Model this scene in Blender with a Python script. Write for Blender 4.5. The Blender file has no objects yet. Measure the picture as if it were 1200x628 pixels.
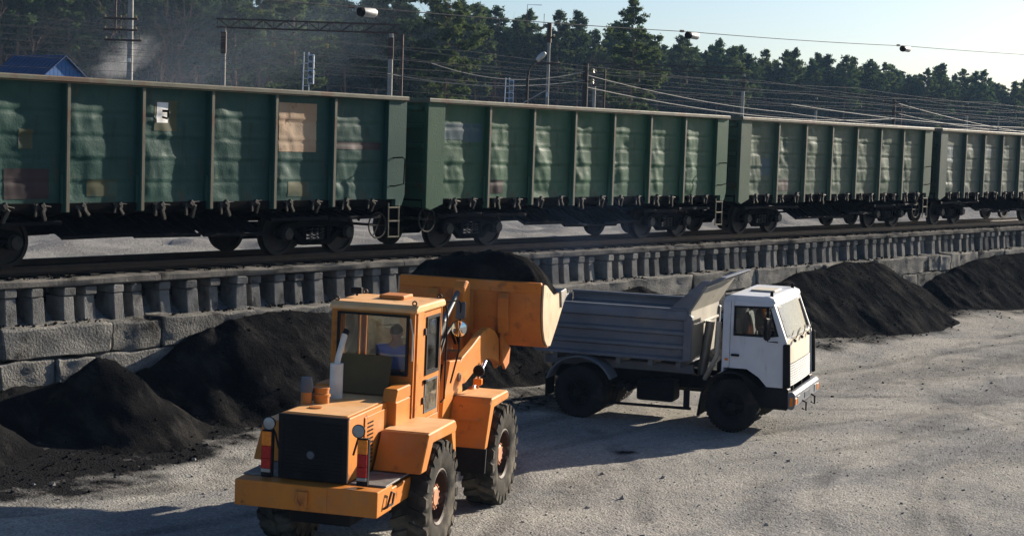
import bpy, bmesh, math, random
from mathutils import Vector, Matrix, noise, Euler
R = math.radians
random.seed(7)
SC = bpy.context.scene
COL = SC.collection

# ------------------------------------------------------------------ camera
CAM_H = 5.8
cam_data = bpy.data.cameras.new('camera')
cam = bpy.data.objects.new('camera', cam_data)
COL.objects.link(cam)
SC.camera = cam
cam_data.sensor_width = 36.0
cam_data.lens = 36.0 * 1994.3 / 1200.0
cam_data.clip_start = 0.3
cam_data.clip_end = 4000
yaw, pitch, roll = R(37.904), R(4.366), R(1.9)
fw = Vector((math.cos(yaw) * math.cos(pitch), math.sin(yaw) * math.cos(pitch), -math.sin(pitch)))
rt = Vector((math.sin(yaw), -math.cos(yaw), 0))
up = rt.cross(fw)
rt2 = rt * math.cos(roll) + up * math.sin(roll)
up2 = up * math.cos(roll) - rt * math.sin(roll)
cm = Matrix((rt2, up2, -fw)).transposed().to_4x4()
cm.translation = (0, 0, CAM_H)
cam.matrix_world = cm

# ------------------------------------------------------------------ sky and sun
SUN_AZ, SUN_EL = R(-8.5), R(19.0)
world = bpy.data.worlds.new('World')
SC.world = world
world.use_nodes = True
wn = world.node_tree.nodes
wl = world.node_tree.links
sky = wn.new('ShaderNodeTexSky')
sky.sky_type = 'NISHITA'
sky.sun_disc = False
sky.sun_elevation = SUN_EL
sky.sun_rotation = math.atan2(math.cos(SUN_AZ), math.sin(SUN_AZ))
sky.altitude = 100
sky.air_density = 0.9
sky.dust_density = 1.2
sky.ozone_density = 4.0
bg = wn['Background']
bg.inputs['Strength'].default_value = 0.056
wl.new(sky.outputs[0], bg.inputs[0])
sd = bpy.data.lights.new('sun', 'SUN')
sd.energy = 5.0
sd.angle = R(0.53)
sd.color = (1.0, 0.89, 0.74)
sun = bpy.data.objects.new('sun', sd)
COL.objects.link(sun)
sv = Vector((math.cos(SUN_EL) * math.cos(SUN_AZ), math.cos(SUN_EL) * math.sin(SUN_AZ), math.sin(SUN_EL)))
sun.rotation_euler = (-sv).to_track_quat('-Z', 'Y').to_euler()
sun.location = sv * 80
SC.view_settings.view_transform = 'Standard'
SC.view_settings.look = 'None'
SC.view_settings.gamma = 1.0
SC.view_settings.exposure = 1.2
SC.cycles.max_bounces = 6
SC.cycles.diffuse_bounces = 3
SC.cycles.glossy_bounces = 3
SC.cycles.transmission_bounces = 4
SC.cycles.transparent_max_bounces = 12
SC.cycles.volume_bounces = 0
SC.cycles.volume_step_rate = 4.0
SC.cycles.use_denoising = True

# ------------------------------------------------------------------ helpers
def fbm(x, y, z=0.0, o=4):
    return noise.fractal(Vector((x, y, z)), 1.0, 2.0, o)

def sstep(a, b, x):
    t = max(0.0, min(1.0, (x - a) / (b - a)))
    return t * t * (3 - 2 * t)

class MB:
    """collects shapes, build() links them as one mesh object"""
    def __init__(s):
        s.v = []; s.f = []
    def quad(s, *p):
        n = len(s.v); s.v += [tuple(q) for q in p]; s.f.append(tuple(range(n, n + len(p)))); return s
    def box(s, c, d, rot=None):
        n = len(s.v)
        m = Euler(rot).to_matrix() if rot else None
        for sx, sy, sz in ((-1,-1,-1),(1,-1,-1),(1,1,-1),(-1,1,-1),(-1,-1,1),(1,-1,1),(1,1,1),(-1,1,1)):
            p = Vector((sx * d[0] / 2, sy * d[1] / 2, sz * d[2] / 2))
            if m: p = m @ p
            s.v.append((p.x + c[0], p.y + c[1], p.z + c[2]))
        s.f += [tuple(n + i for i in q) for q in ((0,3,2,1),(4,5,6,7),(0,1,5,4),(1,2,6,5),(2,3,7,6),(3,0,4,7))]
        return s
    def bb(s, x0, x1, y0, y1, z0, z1):
        return s.box(((x0+x1)/2, (y0+y1)/2, (z0+z1)/2), (abs(x1-x0), abs(y1-y0), abs(z1-z0)))
    def prism(s, poly, a0, a1, axis='y'):
        n = len(s.v); k = len(poly)
        for a in (a0, a1):
            for p, q in poly:
                s.v.append((p, a, q) if axis == 'y' else ((a, p, q) if axis == 'x' else (p, q, a)))
        s.f.append(tuple(range(n, n + k))); s.f.append(tuple(reversed(range(n + k, n + 2 * k))))
        for i in range(k):
            j = (i + 1) % k
            s.f.append((n + j, n + i, n + k + i, n + k + j))
        return s
    def tube(s, pts, r, n=6, caps=True):
        pts = [Vector(p) for p in pts]
        rr = r if isinstance(r, (list, tuple)) else [r] * len(pts)
        base = len(s.v); ref = None
        for i, p in enumerate(pts):
            t = (pts[min(i + 1, len(pts) - 1)] - pts[max(i - 1, 0)])
            if t.length < 1e-9: t = Vector((0, 0, 1))
            t.normalize()
            if ref is None:
                ref = Vector((0, 0, 1)) if abs(t.z) < .9 else Vector((1, 0, 0))
            a = (ref - t * ref.dot(t)).normalized(); b = t.cross(a); ref = a
            for k in range(n):
                an = 2 * math.pi * k / n
                q = p + (a * math.cos(an) + b * math.sin(an)) * rr[i]
                s.v.append(tuple(q))
        for i in range(len(pts) - 1):
            for k in range(n):
                k2 = (k + 1) % n
                s.f.append((base + i*n + k, base + i*n + k2, base + (i+1)*n + k2, base + (i+1)*n + k))
        if caps:
            s.f.append(tuple(reversed(range(base, base + n))))
            e = base + (len(pts) - 1) * n
            s.f.append(tuple(range(e, e + n)))
        return s
    def lathe(s, prof, c=(0, 0, 0), axis='y', n=28, a0=0.0, a1=2 * math.pi, closed=False):
        """prof: (radius, along axis)"""
        base = len(s.v); k = len(prof); full = abs(a1 - a0 - 2 * math.pi) < 1e-6
        m = n if full else n + 1
        for i in range(m):
            an = a0 + (a1 - a0) * i / n
            ca, sa = math.cos(an), math.sin(an)
            for r, t in prof:
                if axis == 'y': p = (c[0] + r * ca, c[1] + t, c[2] + r * sa)
                elif axis == 'z': p = (c[0] + r * ca, c[1] + r * sa, c[2] + t)
                else: p = (c[0] + t, c[1] + r * ca, c[2] + r * sa)
                s.v.append(p)
        kk = k if closed else k - 1
        for i in range(n):
            i2 = (i + 1) % m
            for j in range(kk):
                j2 = (j + 1) % k
                s.f.append((base + i*k + j, base + i*k + j2, base + i2*k + j2, base + i2*k + j))
        return s
    def grid(s, fn, nu, nv):
        base = len(s.v)
        for j in range(nv + 1):
            for i in range(nu + 1):
                s.v.append(tuple(fn(i / nu, j / nv)))
        for j in range(nv):
            for i in range(nu):
                a = base + j * (nu + 1) + i
                s.f.append((a, a + 1, a + nu + 2, a + nu + 1))
        return s
    def ring(s, outer, inner):
        """faces between two matching outlines (panel with an opening)"""
        n = len(s.v); k = len(outer)
        s.v += [tuple(p) for p in outer] + [tuple(p) for p in inner]
        for i in range(k):
            j = (i + 1) % k
            s.f.append((n + i, n + j, n + k + j, n + k + i))
        return s
    def mesh(s, name, mat=None, bevel=0, seg=1, smooth=False, solid=0, weld=False, angle=40, recalc=True):
        me = bpy.data.meshes.new(name)
        if bevel or solid or weld or recalc:
            bm = bmesh.new()
            vs = [bm.verts.new(p) for p in s.v]
            for f in s.f:
                try: bm.faces.new([vs[i] for i in f])
                except ValueError: pass
            if weld: bmesh.ops.remove_doubles(bm, verts=bm.verts, dist=weld if weld is not True else 1e-4)
            if recalc: bmesh.ops.recalc_face_normals(bm, faces=bm.faces)
            if solid: bmesh.ops.solidify(bm, geom=list(bm.faces), thickness=solid)
            if bevel:
                ed = [e for e in bm.edges if len(e.link_faces) == 2 and e.calc_face_angle(0) > R(28)]
                bmesh.ops.bevel(bm, geom=ed, offset=bevel, segments=seg, profile=.6, affect='EDGES', clamp_overlap=True)
            bm.to_mesh(me); bm.free()
        else:
            me.from_pydata(s.v, [], s.f); me.update()
        if mat: me.materials.append(mat)
        if smooth:
            for p in me.polygons: p.use_smooth = True
            me.set_sharp_from_angle(angle=R(angle))
        return me
    def build(s, name, mat, parent=None, loc=(0, 0, 0), rot=(0, 0, 0), **kw):
        return link(name, s.mesh(name, mat, **kw), parent, loc, rot)

def link(name, me, parent=None, loc=(0, 0, 0), rot=(0, 0, 0), scale=None):
    o = bpy.data.objects.new(name, me)
    COL.objects.link(o)
    o.location = loc; o.rotation_euler = rot
    if scale: o.scale = scale if isinstance(scale, (tuple, list)) else (scale,) * 3
    if parent: o.parent = parent
    return o

def tag(o, label=None, cat=None, group=None, kind=None):
    if label: o['label'] = label
    if cat: o['category'] = cat
    if group: o['group'] = group
    if kind: o['kind'] = kind
    return o

def thing(name, label, cat, loc=(0, 0, 0), rz=0.0, group=None, rot=None):
    o = bpy.data.objects.new(name, None)
    COL.objects.link(o)
    o.empty_display_size = .2
    o.location = loc
    o.rotation_euler = rot or (0, 0, rz)
    return tag(o, label, cat, group)

# ------------------------------------------------------------------ materials
def newmat(name):
    m = bpy.data.materials.new(name); m.use_nodes = True
    nt = m.node_tree
    return m, nt.nodes, nt.links, nt.nodes['Principled BSDF']

def c4(c): return (c[0], c[1], c[2], 1)

def mixrgb(N, L, a, b, fac, mode='MIX'):
    x = N.new('ShaderNodeMix'); x.data_type = 'RGBA'; x.blend_type = mode
    for sock, val in ((x.inputs[6], a), (x.inputs[7], b)):
        if hasattr(val, 'is_output'): L.new(val, sock)
        else: sock.default_value = c4(val)
    if hasattr(fac, 'is_output'): L.new(fac, x.inputs[0])
    else: x.inputs[0].default_value = fac
    return x.outputs[2]

def nz(N, L, co, scale, detail=5, stretch=None, rough=.55, dist=0):
    t = N.new('ShaderNodeTexNoise')
    t.inputs['Scale'].default_value = scale; t.inputs['Detail'].default_value = detail
    t.inputs['Roughness'].default_value = rough; t.inputs['Distortion'].default_value = dist
    if stretch:
        mp = N.new('ShaderNodeMapping'); mp.inputs['Scale'].default_value = stretch
        L.new(co, mp.inputs[0]); L.new(mp.outputs[0], t.inputs['Vector'])
    else: L.new(co, t.inputs['Vector'])
    return t.outputs['Fac']

def ramp(N, L, fac, lo, hi, smooth=True):
    m = N.new('ShaderNodeMapRange'); m.interpolation_type = 'SMOOTHSTEP' if smooth else 'LINEAR'
    m.inputs[1].default_value = lo; m.inputs[2].default_value = hi
    L.new(fac, m.inputs[0])
    return m.outputs[0]

def mth(N, L, op, a, b=None):
    m = N.new('ShaderNodeMath'); m.operation = op
    for i, x in enumerate((a, b)):
        if x is None: continue
        if hasattr(x, 'is_output'): L.new(x, m.inputs[i])
        else: m.inputs[i].default_value = x
    return m.outputs[0]

def mat(name, col, col2=None, scale=3, rough=.6, metal=0, bump=0, bscale=40, spots=(), rand=0, spec=.25, rvar=.12, coord='Object', bdist=.02):
    m, N, L, B = newmat(name)
    tc = N.new('ShaderNodeTexCoord')
    co = tc.outputs[coord]
    if rand:
        oi = N.new('ShaderNodeObjectInfo')
        va = N.new('ShaderNodeVectorMath'); va.operation = 'SCALE'; va.inputs[0].default_value = (37, 17, 29)
        L.new(oi.outputs['Random'], va.inputs['Scale'])
        ad = N.new('ShaderNodeVectorMath'); ad.operation = 'ADD'
        L.new(co, ad.inputs[0]); L.new(va.outputs[0], ad.inputs[1])
        co = ad.outputs[0]
    f = ramp(N, L, nz(N, L, co, scale, 6), .32, .68)
    c = mixrgb(N, L, col, col2 or [x * .75 for x in col], f)
    for sp in spots:
        colr, sc, lo, hi = sp[:4]; st = sp[4] if len(sp) > 4 else None; amt = sp[5] if len(sp) > 5 else 1
        k = ramp(N, L, nz(N, L, co, sc, 7, st, .62), lo, hi)
        c = mixrgb(N, L, c, colr, mth(N, L, 'MULTIPLY', k, amt))
    if rand:
        mr = N.new('ShaderNodeMapRange'); mr.inputs[3].default_value = 1 - rand; mr.inputs[4].default_value = 1 + rand
        L.new(oi.outputs['Random'], mr.inputs[0])
        hs = N.new('ShaderNodeHueSaturation'); L.new(mr.outputs[0], hs.inputs['Value']); L.new(c, hs.inputs['Color'])
        c = hs.outputs[0]
    L.new(c, B.inputs['Base Color'])
    rr = N.new('ShaderNodeMapRange'); rr.inputs[3].default_value = max(.05, rough - rvar); rr.inputs[4].default_value = min(1, rough + rvar)
    L.new(nz(N, L, co, scale * 2.7, 4), rr.inputs[0]); L.new(rr.outputs[0], B.inputs['Roughness'])
    B.inputs['Metallic'].default_value = metal
    B.inputs['Specular IOR Level'].default_value = spec
    if bump:
        bp = N.new('ShaderNodeBump'); bp.inputs['Strength'].default_value = bump; bp.inputs['Distance'].default_value = bdist
        L.new(nz(N, L, co, bscale, 6), bp.inputs['Height']); L.new(bp.outputs[0], B.inputs['Normal'])
    return m

def glassmat(name, tint=(.8, .85, .85), dust=.1, dustcol=(.6, .58, .52), gloss=1.0):
    m, N, L, B = newmat(name)
    N.remove(B); out = N['Material Output']
    tr = N.new('ShaderNodeBsdfTransparent'); tr.inputs[0].default_value = c4(tint)
    gl = N.new('ShaderNodeBsdfGlossy'); gl.inputs['Roughness'].default_value = .04
    df = N.new('ShaderNodeBsdfDiffuse'); df.inputs[0].default_value = c4(dustcol)
    fr = N.new('ShaderNodeFresnel'); fr.inputs[0].default_value = 1.5
    m1 = N.new('ShaderNodeMixShader'); m2 = N.new('ShaderNodeMixShader')
    L.new(mth(N, L, 'MULTIPLY', fr.outputs[0], gloss), m1.inputs[0]); L.new(tr.outputs[0], m1.inputs[1]); L.new(gl.outputs[0], m1.inputs[2])
    tc = N.new('ShaderNodeTexCoord')
    k = ramp(N, L, nz(N, L, tc.outputs['Object'], 3, 5), .25, .8)
    L.new(mth(N, L, 'MULTIPLY', k, dust * 2), m2.inputs[0]); L.new(m1.outputs[0], m2.inputs[1]); L.new(df.outputs[0], m2.inputs[2])
    L.new(m2.outputs[0], out.inputs[0])
    return m

RUST = (.10, .045, .022); DUST = (.22, .19, .15); BLK = (.012, .012, .013)
M = {}
def wagon_paint(name, a, b):
    return mat(name, a, b, 1.1, .5, 0, .25, 25, [((a[0]*1.6+.02, a[1]*1.35+.02, a[2]*1.3+.02), .55, .55, .62, None, .6), (RUST, 2.6, .57, .70, (1, 1, .35), .7), (BLK, 1.6, .54, .74, (1.6, 1, .25), .6), ((.16, .17, .12), 3.5, .62, .72, (1.5, 1, .4), .45), ((.14, .12, .05), .9, .70, .76, None, .3)], spec=.12)
M['wag'] = [wagon_paint('teal_wagon_paint', (.017, .056, .047), (.023, .070, .056)),
            wagon_paint('green_wagon_paint', (.029, .080, .047), (.038, .094, .056)),
            wagon_paint('sage_wagon_paint', (.052, .086, .060), (.062, .098, .068)),
            wagon_paint('grey_green_wagon_paint', (.062, .090, .072), (.052, .078, .064))]
M['wag_edge'] = mat('worn_edge_paint', (.12, .115, .08), (.085, .08, .058), 2, .6, 0, .2, 30, [(RUST, 1.5, .52, .66, None, .8)])
M['under'] = mat('black_underframe', (.006, .006, .006), (.012, .011, .010), 2, .75, .0, .3, 30, [((.03, .025, .02), 2, .62, .78)], spec=0)
M['flap'] = mat('hatch_steel', (.007, .008, .010), (.013, .013, .015), 3, .6, .0, .2, 30, spec=.04)
M['latch'] = mat('latch_steel', (.035, .034, .03), (.015, .014, .013), 8, .6, .2, .3, 40)
M['wheelsteel'] = mat('wheel_steel', (.022, .018, .016), (.010, .009, .009), 5, .6, .0, .2, 40, spec=.2)
M['railsteel'] = mat('rail_steel', (.035, .025, .02), (.055, .035, .025), 5, .5, .4, .1, 40)
M['patch_tan'] = mat('tan_primer', (.34, .22, .13), (.42, .30, .20), 1.6, .7, 0, .2, 30, [(RUST, 2.2, .56, .68), ((.10, .12, .09), 1.3, .6, .7)])
M['patch_bur'] = mat('burgundy_plate', (.028, .018, .020), (.036, .022, .024), 3, .6)
M['patch_blue'] = mat('blue_patch', (.030, .066, .085), (.036, .076, .095), 2, .6, 0, 0, 30, [((.06, .11, .08), 2, .52, .66)])
M['patch_ochre'] = mat('ochre_patch', (.065, .068, .030), (.050, .062, .034), 2, .65, 0, 0, 30, [((.04, .08, .06), 3, .5, .62)])
M['white'] = mat('white_paint', (.75, .75, .73), (.62, .62, .60), 6, .5)
M['concrete'] = mat('rough_concrete', (.23, .22, .20), (.14, .138, .132), 1.8, .9, 0, 1.0, 22, [(BLK, 1.1, .50, .70, None, .85), ((.33, .31, .28), 3, .6, .72, None, .6), (BLK, 5, .58, .72, None, .5)], rand=.16, bdist=.04, spec=0)
M['post'] = mat('post_concrete', (.19, .187, .18), (.13, .13, .126), 4, .9, 0, .7, 30, [(BLK, 2.2, .52, .72, (1, 1, .6), .75), ((.27, .26, .24), 5, .6, .72, None, .5)], rand=.2, bdist=.03, spec=0)
M['timber'] = mat('weathered_beam', (.17, .16, .145), (.09, .087, .083), 2, .85, 0, .6, 20, [(BLK, 1.6, .52, .68, None, .85)], bdist=.03, spec=0)
M['sleeper'] = mat('sleeper_concrete', (.05, .047, .044), (.025, .024, .022), 3, .9, 0, .4, 25, spec=0)
M['coal'] = None
# ------------------------------------------------------------------ ground
RAIL_Z = 3.147          # top of the rails above the yard
WALL_Y = 25.2           # front of the block wall
TRACK_Y = 26.94         # centre line of the track

RUTS = []                # tyre ruts pressed into the yard: polylines
for base, off in (([(50, 9.5), (41, 13.5), (35.5, 17.5), (32, 22)], 1.9), ([(21, 8.5), (24.5, 11.5), (30, 13.6), (42, 14.6), (66, 13.2)], 2.0), ([(12.5, 20.5), (17.5, 19.6), (23, 20.9), (28, 21.8)], 2.0), ([(66, 19.0), (50, 19.8), (41, 17.6), (36, 13.0), (33, 8.6)], 1.9), ([(14, 13), (19.5, 14.2), (24, 17.2), (27.5, 20.6)], 2.1)):
    for o_ in (-.5, .5):
        ln = []
        for i, p in enumerate(base):
            a, b = base[max(0, i - 1)], base[min(len(base) - 1, i + 1)]
            dx, dy = b[0] - a[0], b[1] - a[1]; q = math.hypot(dx, dy)
            ln.append((p[0] - dy / q * off * o_, p[1] + dx / q * off * o_))
        sm_ = []
        for i in range(len(ln) - 1):
            p0, p1, p2, p3 = ln[max(0, i - 1)], ln[i], ln[i + 1], ln[min(len(ln) - 1, i + 2)]
            for k in range(8):
                t = k / 8
                sm_.append(tuple(.5 * (2 * p1[c] + (p2[c] - p0[c]) * t + (2 * p0[c] - 5 * p1[c] + 4 * p2[c] - p3[c]) * t * t + (3 * p1[c] - p0[c] - 3 * p2[c] + p3[c]) * t ** 3) for c in (0, 1)))
        sm_.append(ln[-1])
        RUTS += [(a[0], a[1], b[0], b[1]) for a, b in zip(sm_, sm_[1:])]
RCELL = {}
for sg in RUTS:
    for cx in range(int(min(sg[0], sg[2]) - 1), int(max(sg[0], sg[2]) + 2)):
        for cy in range(int(min(sg[1], sg[3]) - 1), int(max(sg[1], sg[3]) + 2)): RCELL.setdefault((cx, cy), []).append(sg)
def rut_dist(x, y):
    d = 9.0
    for ax, ay, bx, by in RCELL.get((int(math.floor(x)), int(math.floor(y))), ()):
        dx, dy = bx - ax, by - ay
        t = max(0, min(1, ((x - ax) * dx + (y - ay) * dy) / max(1e-6, dx * dx + dy * dy)))
        d = min(d, math.hypot(x - ax - dx * t, y - ay - dy * t))
    return d
def yard_z(x, y):
    z = .40 * sstep(20.2, 24.4, y)
    z += .05 * fbm(x * .22, y * .22, 3, 3) * (1 - .0)
    z += .009 * fbm(x * 1.6, y * 1.6, 8, 4)
    rd = rut_dist(x, y)
    if rd < .6:
        k = .5 + .9 * fbm(x * .6, y * .6, 12, 2)
        z += max(0, k) * (-.018 * math.exp(-(rd / .15) ** 4) + .012 * math.exp(-((rd - .30) / .09) ** 2))
    return z

STAINS_SHADE = [  # coal dust, tracked-in coal, and first a shaded patch painted dark: x, y, half length, half width, angle, strength
    (19.6, 22.4, .95, .38, 12, .95), (26.2, 17.6, .32, .26, 0, .9), (17.4, 23.2, 3.0, .45, -18, .8), (21.0, 22.9, 3.0, .45, 8, .75),
    (19.5, 24.0, 5.5, .8, 0, .85), (19.0, 23.1, 4.6, .85, 4, 1.35), (18.2, 22.4, 4.2, .8, 0, 1.15), (21.8, 21.8, 2.4, .5, 12, .8), (15.8, 21.7, 2.6, .5, -6, .85), (22.6, 22.4, 1.6, .5, 14, .8), (24.0, 22.9, 2.4, .55, 10, .8), (29.5, 22.2, 2.6, 1.0, 0, .7), (36.0, 22.6, 5.5, .9, 0, .75), (47.0, 22.6, 6.0, .8, 0, .75), (62.0, 22.9, 6.0, .8, 0, .7),
    (24, 20.6, 9, .22, 3, .30), (24, 18.6, 9, .2, 5, .24), (34, 14.0, 9, .22, -14, .24), (35, 15.9, 10, .22, -13, .24), (45, 20.2, 12, .3, -3, .28), (44, 17.9, 12, .3, -4, .24), (26, 11.6, 8, .22, 24, .2), (15.5, 22.0, 3.5, .5, 0, .6), (23.0, 16.3, 2.2, .5, 20, .28), (43.0, 18.5, 8.0, 1.4, -6, .30), (36.0, 15.4, 5.0, .9, 8, .26), (30.5, 12.4, 3.5, .8, -20, .2), (38.0, 12.5, 6, .8, 14, .22), (24.0, 13.4, 2.4, .5, 30, .22), (17.0, 21.0, 2.4, .35, -10, .5), (22.5, 19.4, 1.5, 1.0, 0, .25)]
def coal_shade_mask(x, y):
    m = .92 * sstep(22.7, 24.0, y + (.5 if x < 30 else 0) + .6 * fbm(x * .5, y * .5, 1, 3))
    rd = rut_dist(x, y)
    if rd < .5: m = max(m, .30 * (1 - sstep(.10, .26, rd)) * max(0, .6 + .8 * fbm(x * .6, y * .6, 12, 2)))
    for a, b, rx, ry, an, st in STAINS_SHADE:
        c, s = math.cos(R(an)), math.sin(R(an))
        dx, dy = x - a, y - b
        u, v = (dx * c + dy * s) / rx, (-dx * s + dy * c) / ry
        d = math.sqrt(u * u + v * v) + .45 * fbm(x * 1.1, y * 1.1, a, 4)
        if d < 1.5: m = max(m, st * (1 - sstep(.35, 1.25, d)))
    return m

def axis(lo, hi, fine0, fine1, step, grow=1.35):
    a = []
    x = fine0
    while x <= fine1: a.append(x); x += step
    s = step
    while a[-1] < hi: s *= grow; a.append(min(hi, a[-1] + s))
    s = step; b = []
    x = fine0
    while x > lo: s *= grow; x = max(lo, x - s); b.append(x)
    return b[::-1] + a

def sheet(name, xs, ys, zf, material, attr=None, smooth=True):
    vs = [(x, y, zf(x, y)) for y in ys for x in xs]
    n = len(xs)
    fs = [(j*n+i, j*n+i+1, (j+1)*n+i+1, (j+1)*n+i) for j in range(len(ys)-1) for i in range(n-1)]
    me = bpy.data.meshes.new(name); me.from_pydata(vs, [], fs); me.update()
    me.materials.append(material)
    if smooth:
        for p in me.polygons: p.use_smooth = True
    if attr:
        at = me.attributes.new('coal', 'FLOAT', 'POINT')
        at.data.foreach_set('value', [attr(v[0], v[1]) for v in vs])
    return link(name, me)

def gravel_material(name, light, dark, grey, coalcol=(.016, .016, .017), use_attr=True):
    m, N, L, B = newmat(name)
    tc = N.new('ShaderNodeTexCoord'); co = tc.outputs['Object']
    c = mixrgb(N, L, light, dark, ramp(N, L, nz(N, L, co, .35, 6, None, .6), .35, .68))
    c = mixrgb(N, L, c, grey, mth(N, L, 'MULTIPLY', ramp(N, L, nz(N, L, co, .22, 7, (.8, 1.9, 1), .62, .8), .44, .64), .5))
    c = mixrgb(N, L, c, [x * 1.35 for x in light], mth(N, L, 'MULTIPLY', ramp(N, L, nz(N, L, co, .6, 6, (.6, 1.5, 1), .65), .56, .74), .6))
    # small stones: cells of slightly different tone
    vo = N.new('ShaderNodeTexVoronoi'); vo.inputs['Scale'].default_value = 26; L.new(co, vo.inputs['Vector'])
    bw = N.new('ShaderNodeRGBToBW'); L.new(vo.outputs['Color'], bw.inputs[0])
    mr = N.new('ShaderNodeMapRange'); mr.inputs[3].default_value = .66; mr.inputs[4].default_value = 1.30; L.new(bw.outputs[0], mr.inputs[0])
    hs = N.new('ShaderNodeHueSaturation'); L.new(c, hs.inputs['Color']); L.new(mr.outputs[0], hs.inputs['Value'])
    c = hs.outputs[0]
    fine = nz(N, L, co, 28, 4, None, .7)
    grit = nz(N, L, co, 75, 2, None, .6)
    c = mixrgb(N, L, c, [x * .45 for x in dark], mth(N, L, 'MULTIPLY', ramp(N, L, grit, .52, .64), .55))
    c = mixrgb(N, L, c, [min(.6, x * 1.5) for x in light], mth(N, L, 'MULTIPLY', ramp(N, L, nz(N, L, co, 52, 2, None, .6), .60, .68), .5))
    c = mixrgb(N, L, c, [x * .4 for x in dark], mth(N, L, 'MULTIPLY', ramp(N, L, fine, .58, .72), .4))
    if use_attr:
        at = N.new('ShaderNodeAttribute'); at.attribute_name = 'coal'
        k = mth(N, L, 'ADD', at.outputs['Fac'], mth(N, L, 'MULTIPLY', mth(N, L, 'MULTIPLY', mth(N, L, 'SUBTRACT', nz(N, L, co, 2.5, 8, None, .7), .5), 2.6), at.outputs['Fac']))
        k = ramp(N, L, k, .05, .90, False)
        c = mixrgb(N, L, c, coalcol, k)
    L.new(c, B.inputs['Base Color'])
    B.inputs['Roughness'].default_value = .95; B.inputs['Specular IOR Level'].default_value = 0
    h = mth(N, L, 'ADD', mth(N, L, 'MULTIPLY', fine, .5), mth(N, L, 'MULTIPLY', nz(N, L, co, 7, 5), 1.0))
    h = mth(N, L, 'SUBTRACT', h, mth(N, L, 'MULTIPLY', vo.outputs['Distance'], .45))
    bp = N.new('ShaderNodeBump'); bp.inputs['Strength'].default_value = .6; bp.inputs['Distance'].default_value = .05
    L.new(h, bp.inputs['Height']); L.new(bp.outputs[0], B.inputs['Normal'])
    return m

M['yard'] = gravel_material('yard_gravel', (.36, .342, .308), (.255, .248, .232), (.155, .162, .175))
M['ballast'] = gravel_material('ballast_gravel', (.28, .275, .265), (.20, .20, .20), (.15, .15, .16), use_attr=False)
g = sheet('ground', axis(-500, 700, 11, 60, .115), axis(-500, 25.6, 8.5, 25.45, .115), yard_z, M['yard'], coal_shade_mask)
tag(g, kind='structure')

def terrace_z(x, y):
    pr = [(25.3, 2.05), (25.75, 2.10), (26.1, 2.30), (26.5, 2.84), (28.6, 2.86), (29.6, 2.80), (31, 2.95), (34, 3.0), (60, 2.9), (900, 2.9)]
    for (a, za), (b, zb) in zip(pr, pr[1:]):
        if y <= b: break
    z = za + (zb - za) * sstep(a, b, y)
    if 28.6 < y < 45: z += .16 * fbm(x * .7, y * .7, 5, 4) * sstep(28.6, 30, y)
    return z + .02 * fbm(x * 2, y * 2, 2, 3)
t = sheet('embankment', axis(-300, 800, 8, 80, .3), axis(25.3, 900, 25.3, 36, .2), terrace_z, M['ballast'])
tag(t, kind='structure')
M['soil'] = mat('forest_soil', (.13, .11, .07), (.08, .075, .045), .2, .95, 0, .4, 3, [((.16, .14, .09), .6, .5, .7)])
fl = sheet('field', axis(-300, 800, 20, 300, 12), axis(44, 900, 44, 200, 10), lambda x, y: 3.0 + .25 * fbm(x * .05, y * .05, 4, 3), M['soil'])
tag(fl, kind='structure')

# ------------------------------------------------------------------ track
trk = thing('railway_track', None, None); tag(trk, kind='structure')
rail_prof = [(-.07, 0), (.07, 0), (.07, .012), (.012, .03), (.012, .115), (.036, .125), (.036, .15), (-.036, .15), (-.036, .125), (-.012, .115), (-.012, .03), (-.07, .012)]
for sy in (-.76, .76):
    MB().prism([(TRACK_Y + sy + a, RAIL_Z - .15 + b) for a, b in rail_prof], -60, 160, 'x').build('rail', M['railsteel'], trk)
sl = MB().prism([(-1.35, 0), (1.1, 0), (1.1, -.2), (-1.35, -.2)], -.12, .12, 'x').mesh('sleeper', M['sleeper'], bevel=.015)
for i in range(96):
    link('sleeper', sl, trk, (12 + i * .6, TRACK_Y + .22, RAIL_Z - .153), (0, 0, random.uniform(-.01, .01)))

# ------------------------------------------------------------------ retaining wall: blocks, fins, beam
wall = thing('retaining_wall', 'grey concrete block retaining wall topped by a row of concrete fins under the track', 'wall', (0, WALL_Y, 0))
def rough_block(lx, ly, lz, seed, amp=.02, cut=.25):
    bm = bmesh.new()
    bmesh.ops.create_cube(bm, size=1)
    bmesh.ops.scale(bm, vec=(lx, ly, lz), verts=bm.verts)
    bmesh.ops.bevel(bm, geom=list(bm.edges), offset=.03, segments=1, affect='EDGES')
    big = [e for e in bm.edges if e.calc_length() > cut * 1.6]
    bmesh.ops.subdivide_edges(bm, edges=big, cuts=6, use_grid_fill=True)
    for v in bm.verts:
        k = Vector((fbm(v.co.x * 2.2, v.co.y * 2.2 + seed, v.co.z * 2.2), fbm(v.co.x * 2.2 + 9, v.co.y * 2.2, v.co.z * 2.2 + seed), fbm(v.co.x * 2.2, v.co.y * 2.2 + 5, v.co.z * 2.2 + seed)))
        v.co += k * amp
        v.co += Vector((1, 1, 1)) * (noise.noise(v.co * 7 + Vector((seed, 0, 0))) * amp * .35)
    me = bpy.data.meshes.new('concrete_block')
    bm.to_mesh(me); bm.free()
    me.materials.append(M['concrete'])
    for p in me.polygons: p.use_smooth = True
    me.set_sharp_from_angle(angle=R(28))
    return me
blocks = {l: [rough_block(l - .03, .62, .56, s * 7.7 + l, .05) for s in range(3)] for l in (.9, 1.2, 1.8, 2.4)}
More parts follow.
